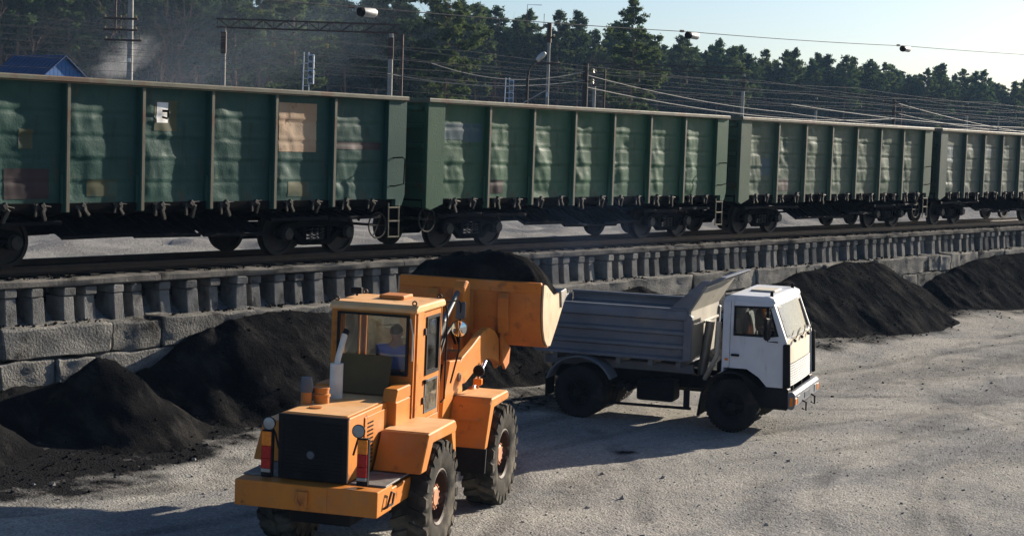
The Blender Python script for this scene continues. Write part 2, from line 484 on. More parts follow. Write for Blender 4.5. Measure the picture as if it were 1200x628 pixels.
for ci in range(4):
    x = 11.0 + ci * .83; zc = 1.86 - ci * .585
    while x < 74:
        l = random.choice((.9, 1.2, 2.4, 2.4, 1.8))
        if ci == 0: xs_ok = True
        link('concrete_block', random.choice(blocks[l]), wall, (x + l / 2, .31 + random.uniform(-.05, .06) - .05 * ci, zc + random.uniform(-.012, .012)), (random.uniform(-.015, .015), 0, random.uniform(-.012, .012) + (math.pi if random.random() < .5 else 0)))
        x += l
def fin_mesh(seed):
    rnd = random.Random(seed)
    mb = MB()
    w = .128 + rnd.uniform(-.010, .010)
    # tapered shaft (front narrower at mid height) and a head
    def ringpts(z, hw, y0, y1): return [(-hw, y0, z), (hw, y0, z), (hw, y1, z), (-hw, y1, z)]
    secs = [(2.08, w * 1.12, .40, .98), (2.20, w * 1.04, .43, .98), (2.62, w * .96, .47, .98), (2.635, w * .96, .47, .98)]
    for (za, ha, a0, a1), (zb, hb, b0, b1) in zip(secs, secs[1:]):
        A, B_ = ringpts(za, ha, a0, a1), ringpts(zb, hb, b0, b1)
        for i in range(4): mb.quad(A[i], A[(i+1) % 4], B_[(i+1) % 4], B_[i])
    mb.quad(*ringpts(2.635, w * .96, .47, .98)); mb.quad(*ringpts(2.08, w * 1.12, .40, .98))
    me = mb.mesh('concrete_fin', M['post'], weld=True, bevel=.018)
    return me
def head_mesh(seed):
    rnd = random.Random(seed)
    mb = MB().prism([(-.138, 2.645), (.138, 2.645), (.14, 2.76), (.12, 2.80), (-.12, 2.80), (-.14, 2.76)], .44, .98)
    return mb.mesh('fin_head', M['post'], bevel=.015)
fins = [fin_mesh(i) for i in range(4)]; heads = [head_mesh(i) for i in range(3)]
for i in range(96):
    x = 13.0 + i * .602
    o = link('concrete_fin', fins[i % 4], wall, (x + random.uniform(-.02, .02), random.uniform(-.05, .04), random.uniform(-.02, .0)), (random.uniform(-.03, .02), random.uniform(-.025, .025), random.uniform(-.09, .09)))
    link('fin_head', heads[i % 3], o, (random.uniform(-.015, .015), random.uniform(-.02, .02), 0), (0, 0, random.uniform(-.04, .04)))
x = 9.0
while x < 76:
    l = random.uniform(4.5, 7.5)
    def bf(u, v, x0=x, l=l):
        X = x0 + .01 + (l - .02) * u
        pr = [(.44, 2.805), (.41, 2.83), (.41, 2.925), (.45, 2.95), (.72, 2.965), (.78, 2.93), (.78, 2.805)]
        k = min(6, int(round(v * 6)))
        a, b = pr[k]
        n = .02 * fbm(X * 1.3, k * .7, 3, 4)
        return (X, a + n * (1 if k in (1, 2) else .3), b + (n if k in (2, 3, 4) else 0))
    MB().grid(bf, 24, 6).build('edge_beam', M['timber'], wall, smooth=True, angle=35)
    x += l
back = MB().bb(9, 76, 1.02, 1.12, 2.0, 2.84)
back.build('back_panel', M['sleeper'], wall)

# ------------------------------------------------------------------ coal
def coal_material():
    m, N, L, B = newmat('coal')
    tc = N.new('ShaderNodeTexCoord'); co = tc.outputs['Object']
    c = mixrgb(N, L, (.006, .0062, .007), (.015, .015, .0155), ramp(N, L, nz(N, L, co, 1.1, 7, None, .65), .36, .66))
    c = mixrgb(N, L, c, (.042, .040, .037), mth(N, L, 'MULTIPLY', ramp(N, L, nz(N, L, co, 2.2, 8, (1, .45, .45), .72), .46, .68), .75))
    c = mixrgb(N, L, c, (.10, .095, .088), ramp(N, L, nz(N, L, co, 38, 2, None, .5), .70, .78))
    L.new(c, B.inputs['Base Color'])
    B.inputs['Roughness'].default_value = .75; B.inputs['Specular IOR Level'].default_value = 0
    bp = N.new('ShaderNodeBump'); bp.inputs['Strength'].default_value = .9; bp.inputs['Distance'].default_value = .06
    L.new(mth(N, L, 'ADD', mth(N, L, 'MULTIPLY', nz(N, L, co, 30, 5, None, .7), .6), nz(N, L, co, 9, 6, None, .65)), bp.inputs['Height'])
    L.new(bp.outputs[0], B.inputs['Normal'])
    return m
M['coal'] = coal_material()
COALP = []
def coal_pile(label, peaks, x0, x1, y0, y1, slope=.80, step=.085, seed=0):
    nx, ny = int((x1 - x0) / step), int((y1 - y0) / step)
    cx, cy = (x0 + x1) / 2, (y0 + y1) / 2
    def h(x, y):
        wx = x + .22 * fbm(x * .8, y * .8, seed, 3); wy = y + .12 * fbm(x * .8 + 7, y * .8, seed, 3)
        z = -9
        pk = peaks if len(peaks) > 1 else peaks * 2
        for (ax, ay, az), (bx, by, bz) in zip(pk, pk[1:]):
            dx, dy = bx - ax, by - ay
            t = max(0, min(1, ((wx - ax) * dx + (wy - ay) * dy) / max(1e-6, dx * dx + dy * dy)))
            d = math.hypot(wx - ax - dx * t, wy - ay - dy * t)
            z = max(z, az + (bz - az) * t + .08 - slope * math.sqrt(d * d + .03))
        gz = yard_z(x, y) if y < 25.4 else .4
        e = sstep(gz - .1, gz + .5, z)
        z += (.065 * fbm(x * 1.1, y * 1.1, seed + 4, 4) + .024 * fbm(x * 5, y * 2.2, seed, 4)) * e
        z += .022 * noise.noise(Vector((x * 13, y * 13, seed))) * e
        # the foot flattens out
        f = z - gz
        if f < .14: z = gz + .14 * math.exp((f - .14) / .14) - .05
        else: z -= .05
        if y > 25.15: z = min(z, 2.13 + .5 * max(0, 25.5 - y) + .04 * noise.noise(Vector((x*6, y*6, 1))))
        return z
    mb = MB().grid(lambda u, v: (x0 + (x1 - x0) * u - cx, y0 + (y1 - y0) * v - cy, h(x0 + (x1 - x0) * u, y0 + (y1 - y0) * v)), nx, ny)
    o = mb.build('coal_pile', M['coal'], None, (cx, cy, 0), smooth=True, angle=60, recalc=False)
    tag(o, label, 'coal pile', 'coal piles along the retaining wall')
    COALP.append(([v.co.copy() for v in o.data.vertices if v.co.z > yard_z(v.co.x + cx, min(25, v.co.y + cy)) + .02], cx, cy))
    return o
coal_pile('small pointed black coal heap in front of the big left pile', [(19.5, 24.35, 1.74)], 17.0, 22.4, 21.6, 25.2, seed=1)
coal_pile('coal heap cut off by the left edge of the picture', [(16.4, 24.3, 1.30), (15.3, 24.5, 1.55), (13.4, 24.6, 1.7)], 11.5, 18.2, 21.8, 25.2, seed=2)
coal_pile('big black coal pile leaning on the wall behind the loader cab', [(16.6, 25.0, 1.15), (19.0, 25.0, 1.25), (21.2, 25.0, 1.35), (22.4, 24.95, 1.95), (23.0, 24.9, 2.16), (23.8, 24.9, 2.22), (24.6, 24.9, 2.22), (25.4, 24.9, 2.18), (26.2, 24.9, 2.1), (27.2, 25.0, 1.85)], 15.4, 30.2, 21.4, 25.5, seed=3)
coal_pile('low coal pile between the loader bucket and the dump truck', [(28.6, 24.8, 1.55), (29.6, 24.5, 1.4), (31.2, 24.5, 1.6), (33.0, 24.8, 1.45)], 26.8, 35.6, 21.4, 25.3, seed=4)
coal_pile('coal pile showing behind the dump truck bed', [(34.6, 25.0, 1.6), (36.0, 25.0, 1.95), (37.6, 25.0, 2.1), (38.7, 25.0, 1.85), (40.2, 25.0, 1.4)], 32.6, 43.6, 21.6, 25.5, seed=5)
coal_pile('long high coal pile directly behind the white truck cab', [(42.8, 25.0, 1.35), (45.0, 25.0, 1.85), (46.6, 25.0, 2.05), (48.2, 24.9, 2.22), (49.4, 24.9, 2.3), (50.6, 24.9, 2.28), (51.8, 24.9, 2.18), (53.9, 25.0, 1.52), (55.3, 25.0, 1.2)], 39.6, 58.2, 21.3, 25.5, seed=6)
coal_pile('coal pile at the far right edge with brownish crest', [(56.2, 25.0, 1.4), (58.2, 25.0, 1.8), (60.6, 24.9, 2.05), (62.2, 24.8, 2.12), (64.0, 24.8, 2.15), (66, 24.8, 2.1)], 53.2, 70, 21.2, 25.5, seed=7)

def lump(mb, c, r, rnd):
    n = len(mb.v)
    q = Euler((rnd.uniform(0, 6), rnd.uniform(0, 6), rnd.uniform(0, 6))).to_matrix()
    for d in ((1,0,0),(-1,0,0),(0,1,0),(0,-1,0),(0,0,1),(0,0,-1)):
        p = q @ (Vector(d) * r * rnd.uniform(.6, 1.3))
        mb.v.append((c[0] + p.x, c[1] + p.y, c[2] + p.z * .8))
    mb.f += [tuple(n + i for i in t) for t in ((0,2,4),(2,1,4),(1,3,4),(3,0,4),(2,0,5),(1,2,5),(3,1,5),(0,3,5))]
rnd = random.Random(5)
mb = MB()
for i in range(11000):
    u = rnd.random()
    x = 12 + 52 * u ** 1.3; y = rnd.uniform(9.5, 24.5)
    if rnd.random() < coal_shade_mask(x, y): continue
    r = .008 + .016 * rnd.random() ** 4
    lump(mb, (x, y, yard_z(x, y) + r * .2), r, rnd)
for i in range(260):
    x = 12 + 46 * rnd.random() ** 1.3; y = rnd.uniform(9.5, 22.5); r = .025 + .035 * rnd.random() ** 3
    lump(mb, (x, y, yard_z(x, y) + r * .2), r, rnd)
M['stone'] = mat('loose_stones', (.36, .34, .30), (.20, .19, .18), 9, .9, 0, 0, spec=0)
tag(mb.build('loose_gravel', M['stone'], recalc=False), 'loose stones scattered over the pale gravel yard', 'gravel', kind='stuff')
mb = MB(); k = 0
while k < 5200:
    x = 12 + 54 * rnd.random(); y = rnd.uniform(17, 24.2)
    if rnd.random() > coal_shade_mask(x, y) ** 1.5 * (1.0 if y > 21.6 else .12) + .0008: continue
    r = .010 + .04 * rnd.random() ** 6
    lump(mb, (x, y, yard_z(x, y) + r * .25), r, rnd); k += 1
for i in range(2600):                                 # crumbs on the ledge and on the beam
    x = 11 + 60 * rnd.random() ** 1.2
    if fbm(x * .5, 3, 2, 3) < -.05: continue
    top = rnd.random() < .45
    r = .012 + .045 * rnd.random() ** 3
    lump(mb, (x, (25.66 + .26 * rnd.random()) if top else (25.24 + .42 * rnd.random()), (2.965 if top else 2.155) + r * .3), r, rnd)
for vs_, cx_, cy_ in COALP:                            # lumps lying on the piles
    for k in range(int(len(vs_) * .12)):
        v = vs_[rnd.randrange(len(vs_))]; r = .010 + .035 * rnd.random() ** 5
        lump(mb, (v.x + cx_ + rnd.uniform(-.05, .05), v.y + cy_ + rnd.uniform(-.05, .05), v.z + r * .3), r, rnd)
tag(mb.build('spilled_coal', M['coal'], recalc=False), 'spilled coal lumps lying along the foot of the piles', 'coal', kind='stuff')
# ------------------------------------------------------------------ gondola wagons
HL, NP, PX = 6.6, -1.44, [-4.328, -2.597, -.866, .866, 2.597, 4.328]
BAYS = list(zip([-6.0] + PX, PX + [6.0]))
Z0, Z1 = 1.2, 3.38

def panel_mesh(w, seed, dent):
    rnd = random.Random(seed)
    hs = [.17, .365, .56, .755]
    uc, wd = rnd.uniform(.18, .36), rnd.uniform(.26, .40)
    v0, v1 = rnd.uniform(.03, .09), rnd.uniform(.78, .90)
    amp = [rnd.uniform(.35, 1.0) for _ in range(5)]
    sm = [(rnd.uniform(.1, .7), rnd.uniform(.1, .85), rnd.uniform(.03, .09), rnd.uniform(.015, .05), rnd.uniform(-.5, .5)) for _ in range(8)]
    fall = rnd.uniform(.35, .9)
    skew = rnd.uniform(-.12, .12)
    tl = [(rnd.uniform(-.030, .022), rnd.uniform(-.016, .016), rnd.uniform(.2, .8)) for _ in range(5)]
    edges = [0] + hs + [1]
    def fn(u, v):
        d = 0
        for h in hs:                                   # pressed horizontal swages
            t = (v - h) / .011
            if abs(t) < 2.2: d -= .012 * math.exp(-t * t * 1.1)
            t2 = (v - h - .03) / .014
            if abs(t2) < 2.5: d += .006 * math.exp(-t2 * t2)
        e = min(1, 7 * min(u, 1 - u)) * min(1, 14 * min(v, 1 - v)) * (1 - fall * sstep(.28, .50, u + .10 * noise.noise(Vector((v * 7, seed, 4)))))
        k = 0
        while v > edges[k + 1] and k < 4: k += 1
        bt = (v - edges[k]) / (edges[k + 1] - edges[k])
        k2 = min(4, k + 1) if bt > .5 else max(0, k - 1)
        am = amp[k] + (amp[k2] - amp[k]) * abs(bt - .5)
        # the load has pushed the sheet out between the posts
        n1 = noise.noise(Vector((v * 3.2, seed, 1))); n2 = noise.noise(Vector((v * 9, seed, 7)))
        cu = uc + skew * (v - .5) * 2 + .10 * n1 + .035 * n2
        a = (u - cu) / (wd * (1.35 if u < cu else .75) * (.75 + .5 * am))
        win = sstep(v0 - .07, v0 + .07, v) * (1 - sstep(v1 - .06, v1 + .07, v))
        bulge = math.exp(-abs(a) ** 3.2) * win * (.80 + .20 * math.sin(math.pi * bt))
        d += dent * e * .015 * bulge * (.2 + .8 * am)
        tu, tv, tm = tl[k]
        d += e * dent * math.sin(math.pi * bt) ** .3 * (tu * (u - .1) * 1.6 * (1 if u < tm else 1 - 2.5 * (u - tm)) + tv * (bt - .5))
        for bu, bv, su, sv_, a_ in sm:
            q = ((u - bu) / su) ** 2 + ((v - bv) / sv_) ** 2
            if q < 6: d += .026 * a_ * math.exp(-q) * e * dent
        d += e * dent * (.034 * noise.noise(Vector((u * 1.9, v * 2.3, seed * 1.7))) - .015 * abs(noise.noise(Vector((u * 4.2 + v * 1.5, v * 4.5, seed * 2.3)))) + .0035 * noise.noise(Vector((u * 9, v * 12, seed))))
        # buckle lines that run down through the bulge
        d -= e * dent * .010 * bulge * abs(noise.noise(Vector((u * 9 + 2 * v, v * 2.2, seed * 3))))
        return ((u - .5) * w, NP - d, Z0 + (Z1 - Z0) * v)
    return MB().grid(fn, 30, 56).mesh('side_panel', None, smooth=True, angle=50, recalc=False)

def bogie_meshes():
    d = {}
    # wheel about the y axis, flange on the inner side
    prof = [(.07, -.09), (.12, -.09), (.13, -.03), (.39, -.035), (.40, -.075), (.47, -.075), (.475, .035), (.505, .042), (.505, .07), (.40, .07), (.39, .0), (.13, .02), (.12, .09), (.07, .09)]
    d['wheel'] = MB().lathe(prof, n=36, closed=True).mesh('wheel', M['wheelsteel'], smooth=True, angle=35)
    d['axle'] = MB().tube([(0, -1.02, 0), (0, 1.02, 0)], .075, 10).mesh('axle', M['under'], smooth=True)
    mb = MB()
    def arc(pts, y0, y1): mb.prism(pts, y0, y1)
    arc([(-1.12, .58), (-1.0, .68), (-.45, .76), (.45, .76), (1.0, .68), (1.12, .58), (1.12, .44), (.98, .52), (.45, .62), (-.45, .62), (-.98, .52), (-1.12, .44)], -.08, .08)
    arc([(-.80, .52), (-.42, .22), (.42, .22), (.80, .52), (.66, .56), (.36, .32), (-.36, .32), (-.66, .56)], -.08, .08)
    for s in (-1, 1):
        mb.box((s * .36, 0, .47), (.10, .15, .30))
        arc([(s * .72, .42), (s * .78, .56), (s * 1.08, .56), (s * 1.14, .42), (s * 1.06, .36), (s * .80, .36)], -.09, .09)
    d['side_frame'] = mb.mesh('side_frame', M['under'], bevel=.012)
    mb = MB().lathe([(.0, -.17), (.12, -.17), (.13, -.12), (.15, -.10), (.15, .08), (.0, .08)], n=16)
    d['axle_box'] = mb.mesh('axle_box', M['latch'], smooth=True, angle=35)
    mb = MB()
    for sx in (-.17, 0, .17):
        pts = [(sx + .06 * math.cos(a * .9), .06 * math.sin(a * .9), .32 + a * .0095) for a in range(30)]
        mb.tube(pts, .016, 5)
    d['spring'] = mb.mesh('spring', M['latch'], smooth=True)
    d['bolster'] = MB().prism([(-1.05, .60), (1.05, .60), (1.05, .50), (.4, .40), (-.4, .40), (-1.05, .50)], -.2, .2, 'x').mesh('bolster', M['under'], bevel=.02)
    return d
BG = bogie_meshes()

def flap_mesh(w):
    mb = MB().box((0, -.58, 0), (w, 1.16, .022))
    n = 6
    for i in range(n):
        mb.box((-w / 2 + w * (i + .5) / n, -.58, .03), (.06, 1.10, .045))
    mb.box((0, -1.13, .02), (w, .05, .07))
    return mb.mesh('hatch_flap', M['flap'], bevel=.006)
FLAP = flap_mesh(1.62)
def latch_mesh(k):
    rnd = random.Random(k + 40)
    mb = MB()
    mb.box((0, -.02, .0), (.22, .09, .07), (0, .2, 0)).box((-.09, -.05, -.06), (.05, .05, .2), (0, rnd.uniform(-.5, .5), 0)).box((.08, -.04, -.10), (.06, .06, .22), (.2, rnd.uniform(-.9, .3), 0)).box((.02, -.06, .04), (.09, .07, .08), (0, .7, 0))
    mb.tube([(-.14, -.03, .03), (.2, -.05, .05 + .03 * rnd.random())], .018, 6)
    return mb.mesh('hatch_latch', M['latch'], bevel=.008)
LATCH = [latch_mesh(k) for k in range(3)]

BEARER = MB().prism([(-1.40, 1.02), (-.25, .76), (.25, .76), (1.40, 1.02), (1.40, 1.13), (-1.40, 1.13)], -.06, .06, 'x').mesh('cross_bearer', M['under'])
def wagon(idx, xc, label, paint, dent, patches, nearcol=True):
    W = thing('gondola_wagon', label, 'freight wagon', (xc, TRACK_Y, RAIL_Z), 0, 'open wagons of the freight train')
    rnd = random.Random(idx * 13 + 5)
    for i, (a, b) in enumerate(BAYS):
        me = panel_mesh(b - a, idx * 31 + i * 3.3 + 2, dent); me.materials.append(paint)
        p = link('side_panel', me, W, ((a + b) / 2, 0, 0))
    # corner plates flush with the posts
    for s in (-1, 1):
        mb = MB().bb(s * 5.99, s * HL, -1.565, -1.44, 1.06, 3.40)
        if s == 1: mb = MB().prism([(5.99, 1.20), (6.28, 1.20), (6.28, 1.05), (HL - .1, 1.05), (HL, 1.3), (HL, 3.40), (5.99, 3.40)], -1.565, -1.44)
        else: mb = MB().prism([(-HL, 1.0), (-HL + .16, .94), (-5.99, 1.08), (-5.99, 3.40), (-HL, 3.40)], -1.565, -1.44)
        mb.build('corner_plate', paint, W, bevel=.012)
        MB().bb(s * 5.99, s * HL, 1.44, 1.565, 1.06, 3.40).build('corner_plate', paint, W, bevel=.01)
    for x in PX:
        lo = 1.0 + rnd.uniform(-.05, .06)
        mb = MB().prism([(-.075, NP + .01), (-.055, -1.545), (-.04, -1.56), (.04, -1.56), (.055, -1.545), (.075, NP + .01)], lo, 3.37, 'z')
        o = mb.build('side_post', paint, W, (x, 0, 0), bevel=.008)
        MB().bb(-.032, .036, -1.567, -1.561, lo + .01, 3.36).build('post_face', M['wag_edge'], o)
        MB().bb(-.095, .095, NP - .06, NP + .01, lo + .15, 1.72).build('post_foot', paint, o, bevel=.02)
    tr = MB().prism([(-1.60, 3.385), (-1.615, 3.40), (-1.615, 3.475), (-1.60, 3.49), (-1.40, 3.49), (-1.385, 3.475), (-1.385, 3.385)], -HL - .01, HL + .01, 'x').build('top_rail', M['wag_edge'], W, bevel=.006)
    MB().bb(-HL - .01, HL + .01, 1.385, 1.615, 3.385, 3.49).build('top_rail', M['wag_edge'], W, bevel=.01)
    MB().bb(-6.0, 6.0, 1.43, 1.46, 1.2, 3.384).build('far_side_wall', paint, W)
    for s in (-1, 1):
        e = MB().bb(s * (HL - .15), s * (HL - .11), -1.43, 1.43, 1.0, 3.384)
        eo = e.build('end_wall', paint, W)
        mb = MB()
        for z in (1.5, 1.95, 2.4, 2.85, 3.25): mb.box((s * (HL - .07), 0, z), (.11, 2.80, .10))
        mb.build('end_rib', paint, eo, bevel=.015)
        MB().bb(s * (HL - .17), s * (HL + .005), -1.38, 1.38, 3.386, 3.47).build('end_cap', M['wag_edge'], W, bevel=.008)
    MB().prism([(-1.47, 1.06), (-1.47, 1.20), (-1.33, 1.20), (-1.33, 1.0), (-1.40, 1.0)], -HL + .1, HL - .1, 'x').build('side_sill', M['under'], W, bevel=.008)
    MB().bb(-HL + .1, HL - .1, 1.33, 1.47, 1.0, 1.20).build('side_sill', M['under'], W)
    MB().bb(-HL + .02, HL - .02, -.25, .25, .72, 1.12).build('centre_sill', M['under'], W, bevel=.02)
    MB().bb(-HL + .1, HL - .1, -1.33, 1.33, 1.14, 1.18).build('floor', M['under'], W)
    # cross bearers, brake gear
    for x in PX: link('cross_bearer', BEARER, W, (x, 0, 0))
    MB().lathe([(0, -.35), (.16, -.33), (.18, -.2), (.18, .25), (.14, .36), (0, .38)], (.9, -.55, .66), 'x', 14).build('brake_cylinder', M['under'], W, smooth=True)
    MB().tube([(-3.2, -.62, .60), (-.2, -.60, .62), (2.9, -.58, .58)], .03, 6).build('brake_rod', M['under'], W)
    # hatch flaps hanging below the floor
    for i, (a, b) in enumerate(BAYS):
        for s in (1, -1):
            an = R(rnd.uniform(22, 31) if abs((a + b) / 2) < 3.2 else rnd.uniform(9, 13))
            o = link('hatch_flap', FLAP, W, ((a + b) / 2 + rnd.uniform(-.03, .03), -.27 * s, 1.0), (an * s if s == 1 else -an, rnd.uniform(-.02, .02), 0), ((b - a - .06) / 1.62, 1.0 * s, 1))
        for f in (.22, .68):
            link('hatch_latch', LATCH[rnd.randrange(3)], W, (a + (b - a) * f + rnd.uniform(-.06, .06), -1.49, 1.14 + rnd.uniform(-.03, .02)), (0, rnd.uniform(-.25, .25), 0), rnd.uniform(.85, 1.25))
    # bogies
    for s in (-1, 1):
        B_ = MB().bb(-.26, .26, -.30, .30, .60, .72).build('bogie', M['under'], W, (s * 4.325, 0, 0), bevel=.02)
        link('bolster', BG['bolster'], B_)
        for ax in (-.925, .925):
            link('axle', BG['axle'], B_, (ax, 0, .475))
            for sy in (-1, 1):
                link('wheel', BG['wheel'], B_, (ax, sy * .79, .475), (0, rnd.uniform(0, 6), 0 if sy < 0 else math.pi))
                link('axle_box', BG['axle_box'], B_, (ax, sy * 1.02, .475), (0, 0, 0 if sy < 0 else math.pi))
        for sy in (-1, 1):
            link('side_frame', BG['side_frame'], B_, (0, sy * 1.02, 0))
            link('spring', BG['spring'], B_, (0, sy * 1.04, -.02))
    for s in (-1, 1):
        mb = MB().box((s * (HL + .12), 0, .98), (.5, .24, .26)).box((s * (HL + .27), .08, 1.0), (.16, .34, .34)).box((s * (HL + .33), -.14, .98), (.10, .16, .26))
        mb.build('coupler', M['under'], W, bevel=.03)
        MB().tube([(s * (HL + .05), .3, .95), (s * (HL + .2), .32, .62), (s * (HL + .34), .3, .72)], .03, 8).build('brake_hose', M['under'], W, smooth=True)
    # ladder, grab rail at the right-hand end
    mb = MB()
    for x in (6.08, 6.42): mb.tube([(x, -1.55, 1.12), (x, -1.56, .36)], .018, 6)
    for z in (.37, .72, 1.02): mb.tube([(6.06, -1.56, z), (6.44, -1.56, z)], .018, 6)
    mb.build('step_ladder', M['wag_edge'], W)
    MB().tube([(6.10, -1.56, 1.50), (6.14, -1.66, 1.50), (6.42, -1.68, 1.55), (6.44, -1.68, 2.10), (6.36, -1.67, 2.14), (6.16, -1.565, 2.12)], .016, 6).build('grab_rail', M['under'], W, smooth=True)
    rg = MB()
    ring = [(5.95 + .28 * math.cos(a), -1.35, .62 + .28 * math.sin(a)) for a in [i * math.pi / 12 for i in range(25)]]
    sx = 1 if idx != 1 else -1
    rg.tube([(p[0] if sx > 0 else -p[0] - .35, p[1], p[2] + (.1 if sx < 0 else 0)) for p in ring], .018, 6, caps=False)
    cx = 5.95 if sx > 0 else -6.30; cz = .62 if sx > 0 else .72
    for a in (0, 1.05, 2.1): rg.tube([(cx + .28 * math.cos(a), -1.35, cz + .28 * math.sin(a)), (cx - .28 * math.cos(a), -1.35, cz - .28 * math.sin(a))], .012, 5)
    rg.tube([(cx, -1.35, cz), (cx, -.6, cz)], .03, 6)
    rg.build('brake_wheel', M['latch'], W, smooth=True)
    # repainted patches and stencilled plates
    for (bay, u0, u1, v0, v1, mt, nm, off) in patches:
        a, b = BAYS[bay]
        src = [o for o in W.children if o.name.startswith('side_panel')][bay].data
        nu, nv = 30, 56
        i0, i1, j0, j1 = int(u0 * nu), int(u1 * nu), int(v0 * nv), int(v1 * nv)
        pm = MB()
        pm.grid(lambda u, v: (lambda c: (c[0], c[1] - off, c[2]))(src.vertices[(j0 + int(round(v * (j1 - j0)))) * 31 + i0 + int(round(u * (i1 - i0)))].co), i1 - i0, j1 - j0)
        pm.build(nm, M[mt], W, ((a + b) / 2, 0, 0), smooth=True, recalc=False)
    return W
X2 = 35.916
w1 = wagon(0, X2 - 13.92, 'dark teal open wagon, nearest, with a large tan primer patch', M['wag'][0], 1.5,
      [(5, .12, .74, .48, .94, 'patch_tan', 'primer_patch', .006), (6, .04, .95, .50, .585, 'patch_bur', 'stencil_plate', .006), (1, .28, .80, .05, .30, 'patch_bur', 'stencil_plate', .006),
       (3, .22, .55, .64, .90, 'patch_ochre', 'paint_patch', .005), (3, .26, .42, .70, .88, 'white', 'stencil_plate', .009), (5, .28, .66, .04, .19, 'patch_ochre', 'paint_patch', .005), (2, .3, .7, .06, .2, 'patch_ochre', 'paint_patch', .005), (1, .45, .62, .46, .62, 'patch_ochre', 'paint_patch', .005)])
MB().box((0, 0, 0), (.17, .004, .05)).box((.06, 0, -.07), (.05, .004, .10)).box((-.02, 0, -.13), (.14, .004, .04), (0, .2, 0)).build('stencil_mark', M['under'], w1, (-.866 + 1.731 * .34, -1.49, Z0 + 2.18 * .80))
wagon(1, X2, 'bright green open wagon, second from the left, with a faded blue band', M['wag'][1], 1.5,
      [(0, .04, .5, .64, .82, 'patch_blue', 'paint_patch', .005), (0, .5, .92, .62, .82, 'patch_blue', 'paint_patch', .004), (1, .05, .42, .06, .2, 'patch_bur', 'paint_patch', .005)])
wagon(2, X2 + 13.92, 'sage green open wagon, third from the left, behind the white truck', M['wag'][2], 1.4,
      [(1, .06, .5, .06, .22, 'patch_bur', 'paint_patch', .005), (0, .5, .85, .28, .5, 'patch_blue', 'paint_patch', .004)])
wagon(3, X2 + 27.84, 'grey green open wagon cut off by the right edge', M['wag'][3], 1.2,
      [(0, .05, .5, .5, .8, 'patch_blue', 'paint_patch', .004), (2, .05, .5, .62, .8, 'patch_blue', 'paint_patch', .004)])
# ------------------------------------------------------------------ wheel loader
M['orange'] = mat('orange_paint', (.55, .19, .024), (.47, .152, .020), 1.5, .48, 0, .12, 18, [((.40, .13, .03), 2.0, .56, .70, None, .5), ((.34, .25, .16), 1.1, .52, .76, None, .5), ((.05, .035, .025), 2.6, .57, .72, None, .6), ((.28, .20, .13), 6, .58, .74, None, .25), (RUST, 5, .66, .72, None, .8), ((.10, .06, .03), 3, .64, .76, (1, 1, .35), .6)])
M['orange_worn'] = mat('worn_orange_paint', (.52, .185, .036), (.42, .14, .03), 2.2, .55, 0, .2, 20, [(RUST, 2.4, .56, .72, None, .55), ((.14, .09, .06), 3.5, .58, .72, (1, 1, .5), .6)])
M['orange_top'] = mat('pale_orange_paint', (.68, .40, .19), (.62, .31, .11), 2, .6, 0, .1, 20, [((.45, .33, .22), 1.4, .55, .75, None, .5), (RUST, 4, .64, .74, None, .6)])  # paler orange for the roof and the upper faces of bonnet and fenders
M['steel'] = mat('scuffed_steel', (.36, .34, .31), (.24, .22, .20), 3, .45, .6, .1, 30, [(RUST, 3, .58, .72, None, .6)])
M['bucketside'] = mat('sunlit_worn_bucket_side', (.52, .40, .27), (.42, .31, .20), 2.5, .55, .1, .1, 30, [(RUST, 3, .60, .74, None, .6)])  # pale rusty side plates, their cream tone painting in the sunlight
M['deck'] = mat('deck_plate', (.20, .19, .18), (.12, .115, .11), 5, .6, .3, .3, 40, [((.35, .32, .27), 2, .55, .72)])
M['tyre'] = mat('tyre_rubber', (.026, .025, .023), (.055, .050, .043), 4, .85, 0, .3, 40, [((.17, .15, .12), 2.2, .44, .70, None, .75)], spec=.05)
M['tyre_dark'] = mat('dark_tyre_rubber', (.018, .018, .019), (.03, .029, .028), 4, .85, 0, .3, 40, [((.09, .08, .07), 2.2, .54, .74, None, .6)], spec=.05)
M['rim'] = mat('rim_paint', (.060, .035, .024), (.030, .022, .018), 5, .65, .1, .2, 40, [((.30, .24, .19), 3, .55, .7, None, .6)])
M['hub'] = mat('hub_paint', (.50, .24, .13), (.40, .18, .10), 5, .6, 0, .2, 40)
M['black'] = mat('black_paint', (.010, .010, .011), (.018, .018, .019), 3, .5, 0, .1, 30, [((.05, .045, .04), 2, .6, .78, None, .5)], spec=.06)
M['rubber'] = mat('hose_rubber', (.010, .010, .011), (.016, .016, .016), 6, .6, spec=.1)
M['interior'] = mat('cab_interior', (.045, .043, .040), (.03, .03, .03), 4, .8)
M['seat'] = mat('seat_vinyl', (.025, .022, .02), (.04, .035, .03), 5, .6)
M['cream'] = mat('pale_muffler_paint', (.70, .67, .60), (.58, .54, .47), 4, .5, 0, .1, 20, [((.25, .18, .12), 3, .6, .75, None, .6)])
M['chrome'] = mat('chrome_rod', (.7, .7, .72), (.6, .6, .62), 4, .18, 1.0, rvar=.05)
M['mirror'] = mat('mirror_glass', (.75, .78, .8), (.72, .75, .78), 2, .04, 1.0, rvar=.02)
M['lens'] = mat('lamp_glass', (.30, .31, .31), (.24, .25, .25), 8, .15, .2, rvar=.05)
M['red'] = mat('red_lens', (.42, .015, .012), (.30, .01, .01), 20, .25)
M['amber'] = mat('amber_lens', (.75, .22, .02), (.62, .17, .02), 20, .25)
M['glass'] = glassmat('cab_glass', (.90, .93, .93), .04)
M['dirty_glass'] = glassmat('dusty_cab_glass', (.80, .79, .72), .20, (.55, .50, .38))
M['panel_olive'] = mat('olive_panel', (.13, .085, .030), (.09, .06, .024), 2, .7, 0, .1, 30)
M['lead'] = mat('dark_grey_plastic', (.10, .11, .13), (.06, .07, .08), 3, .5)

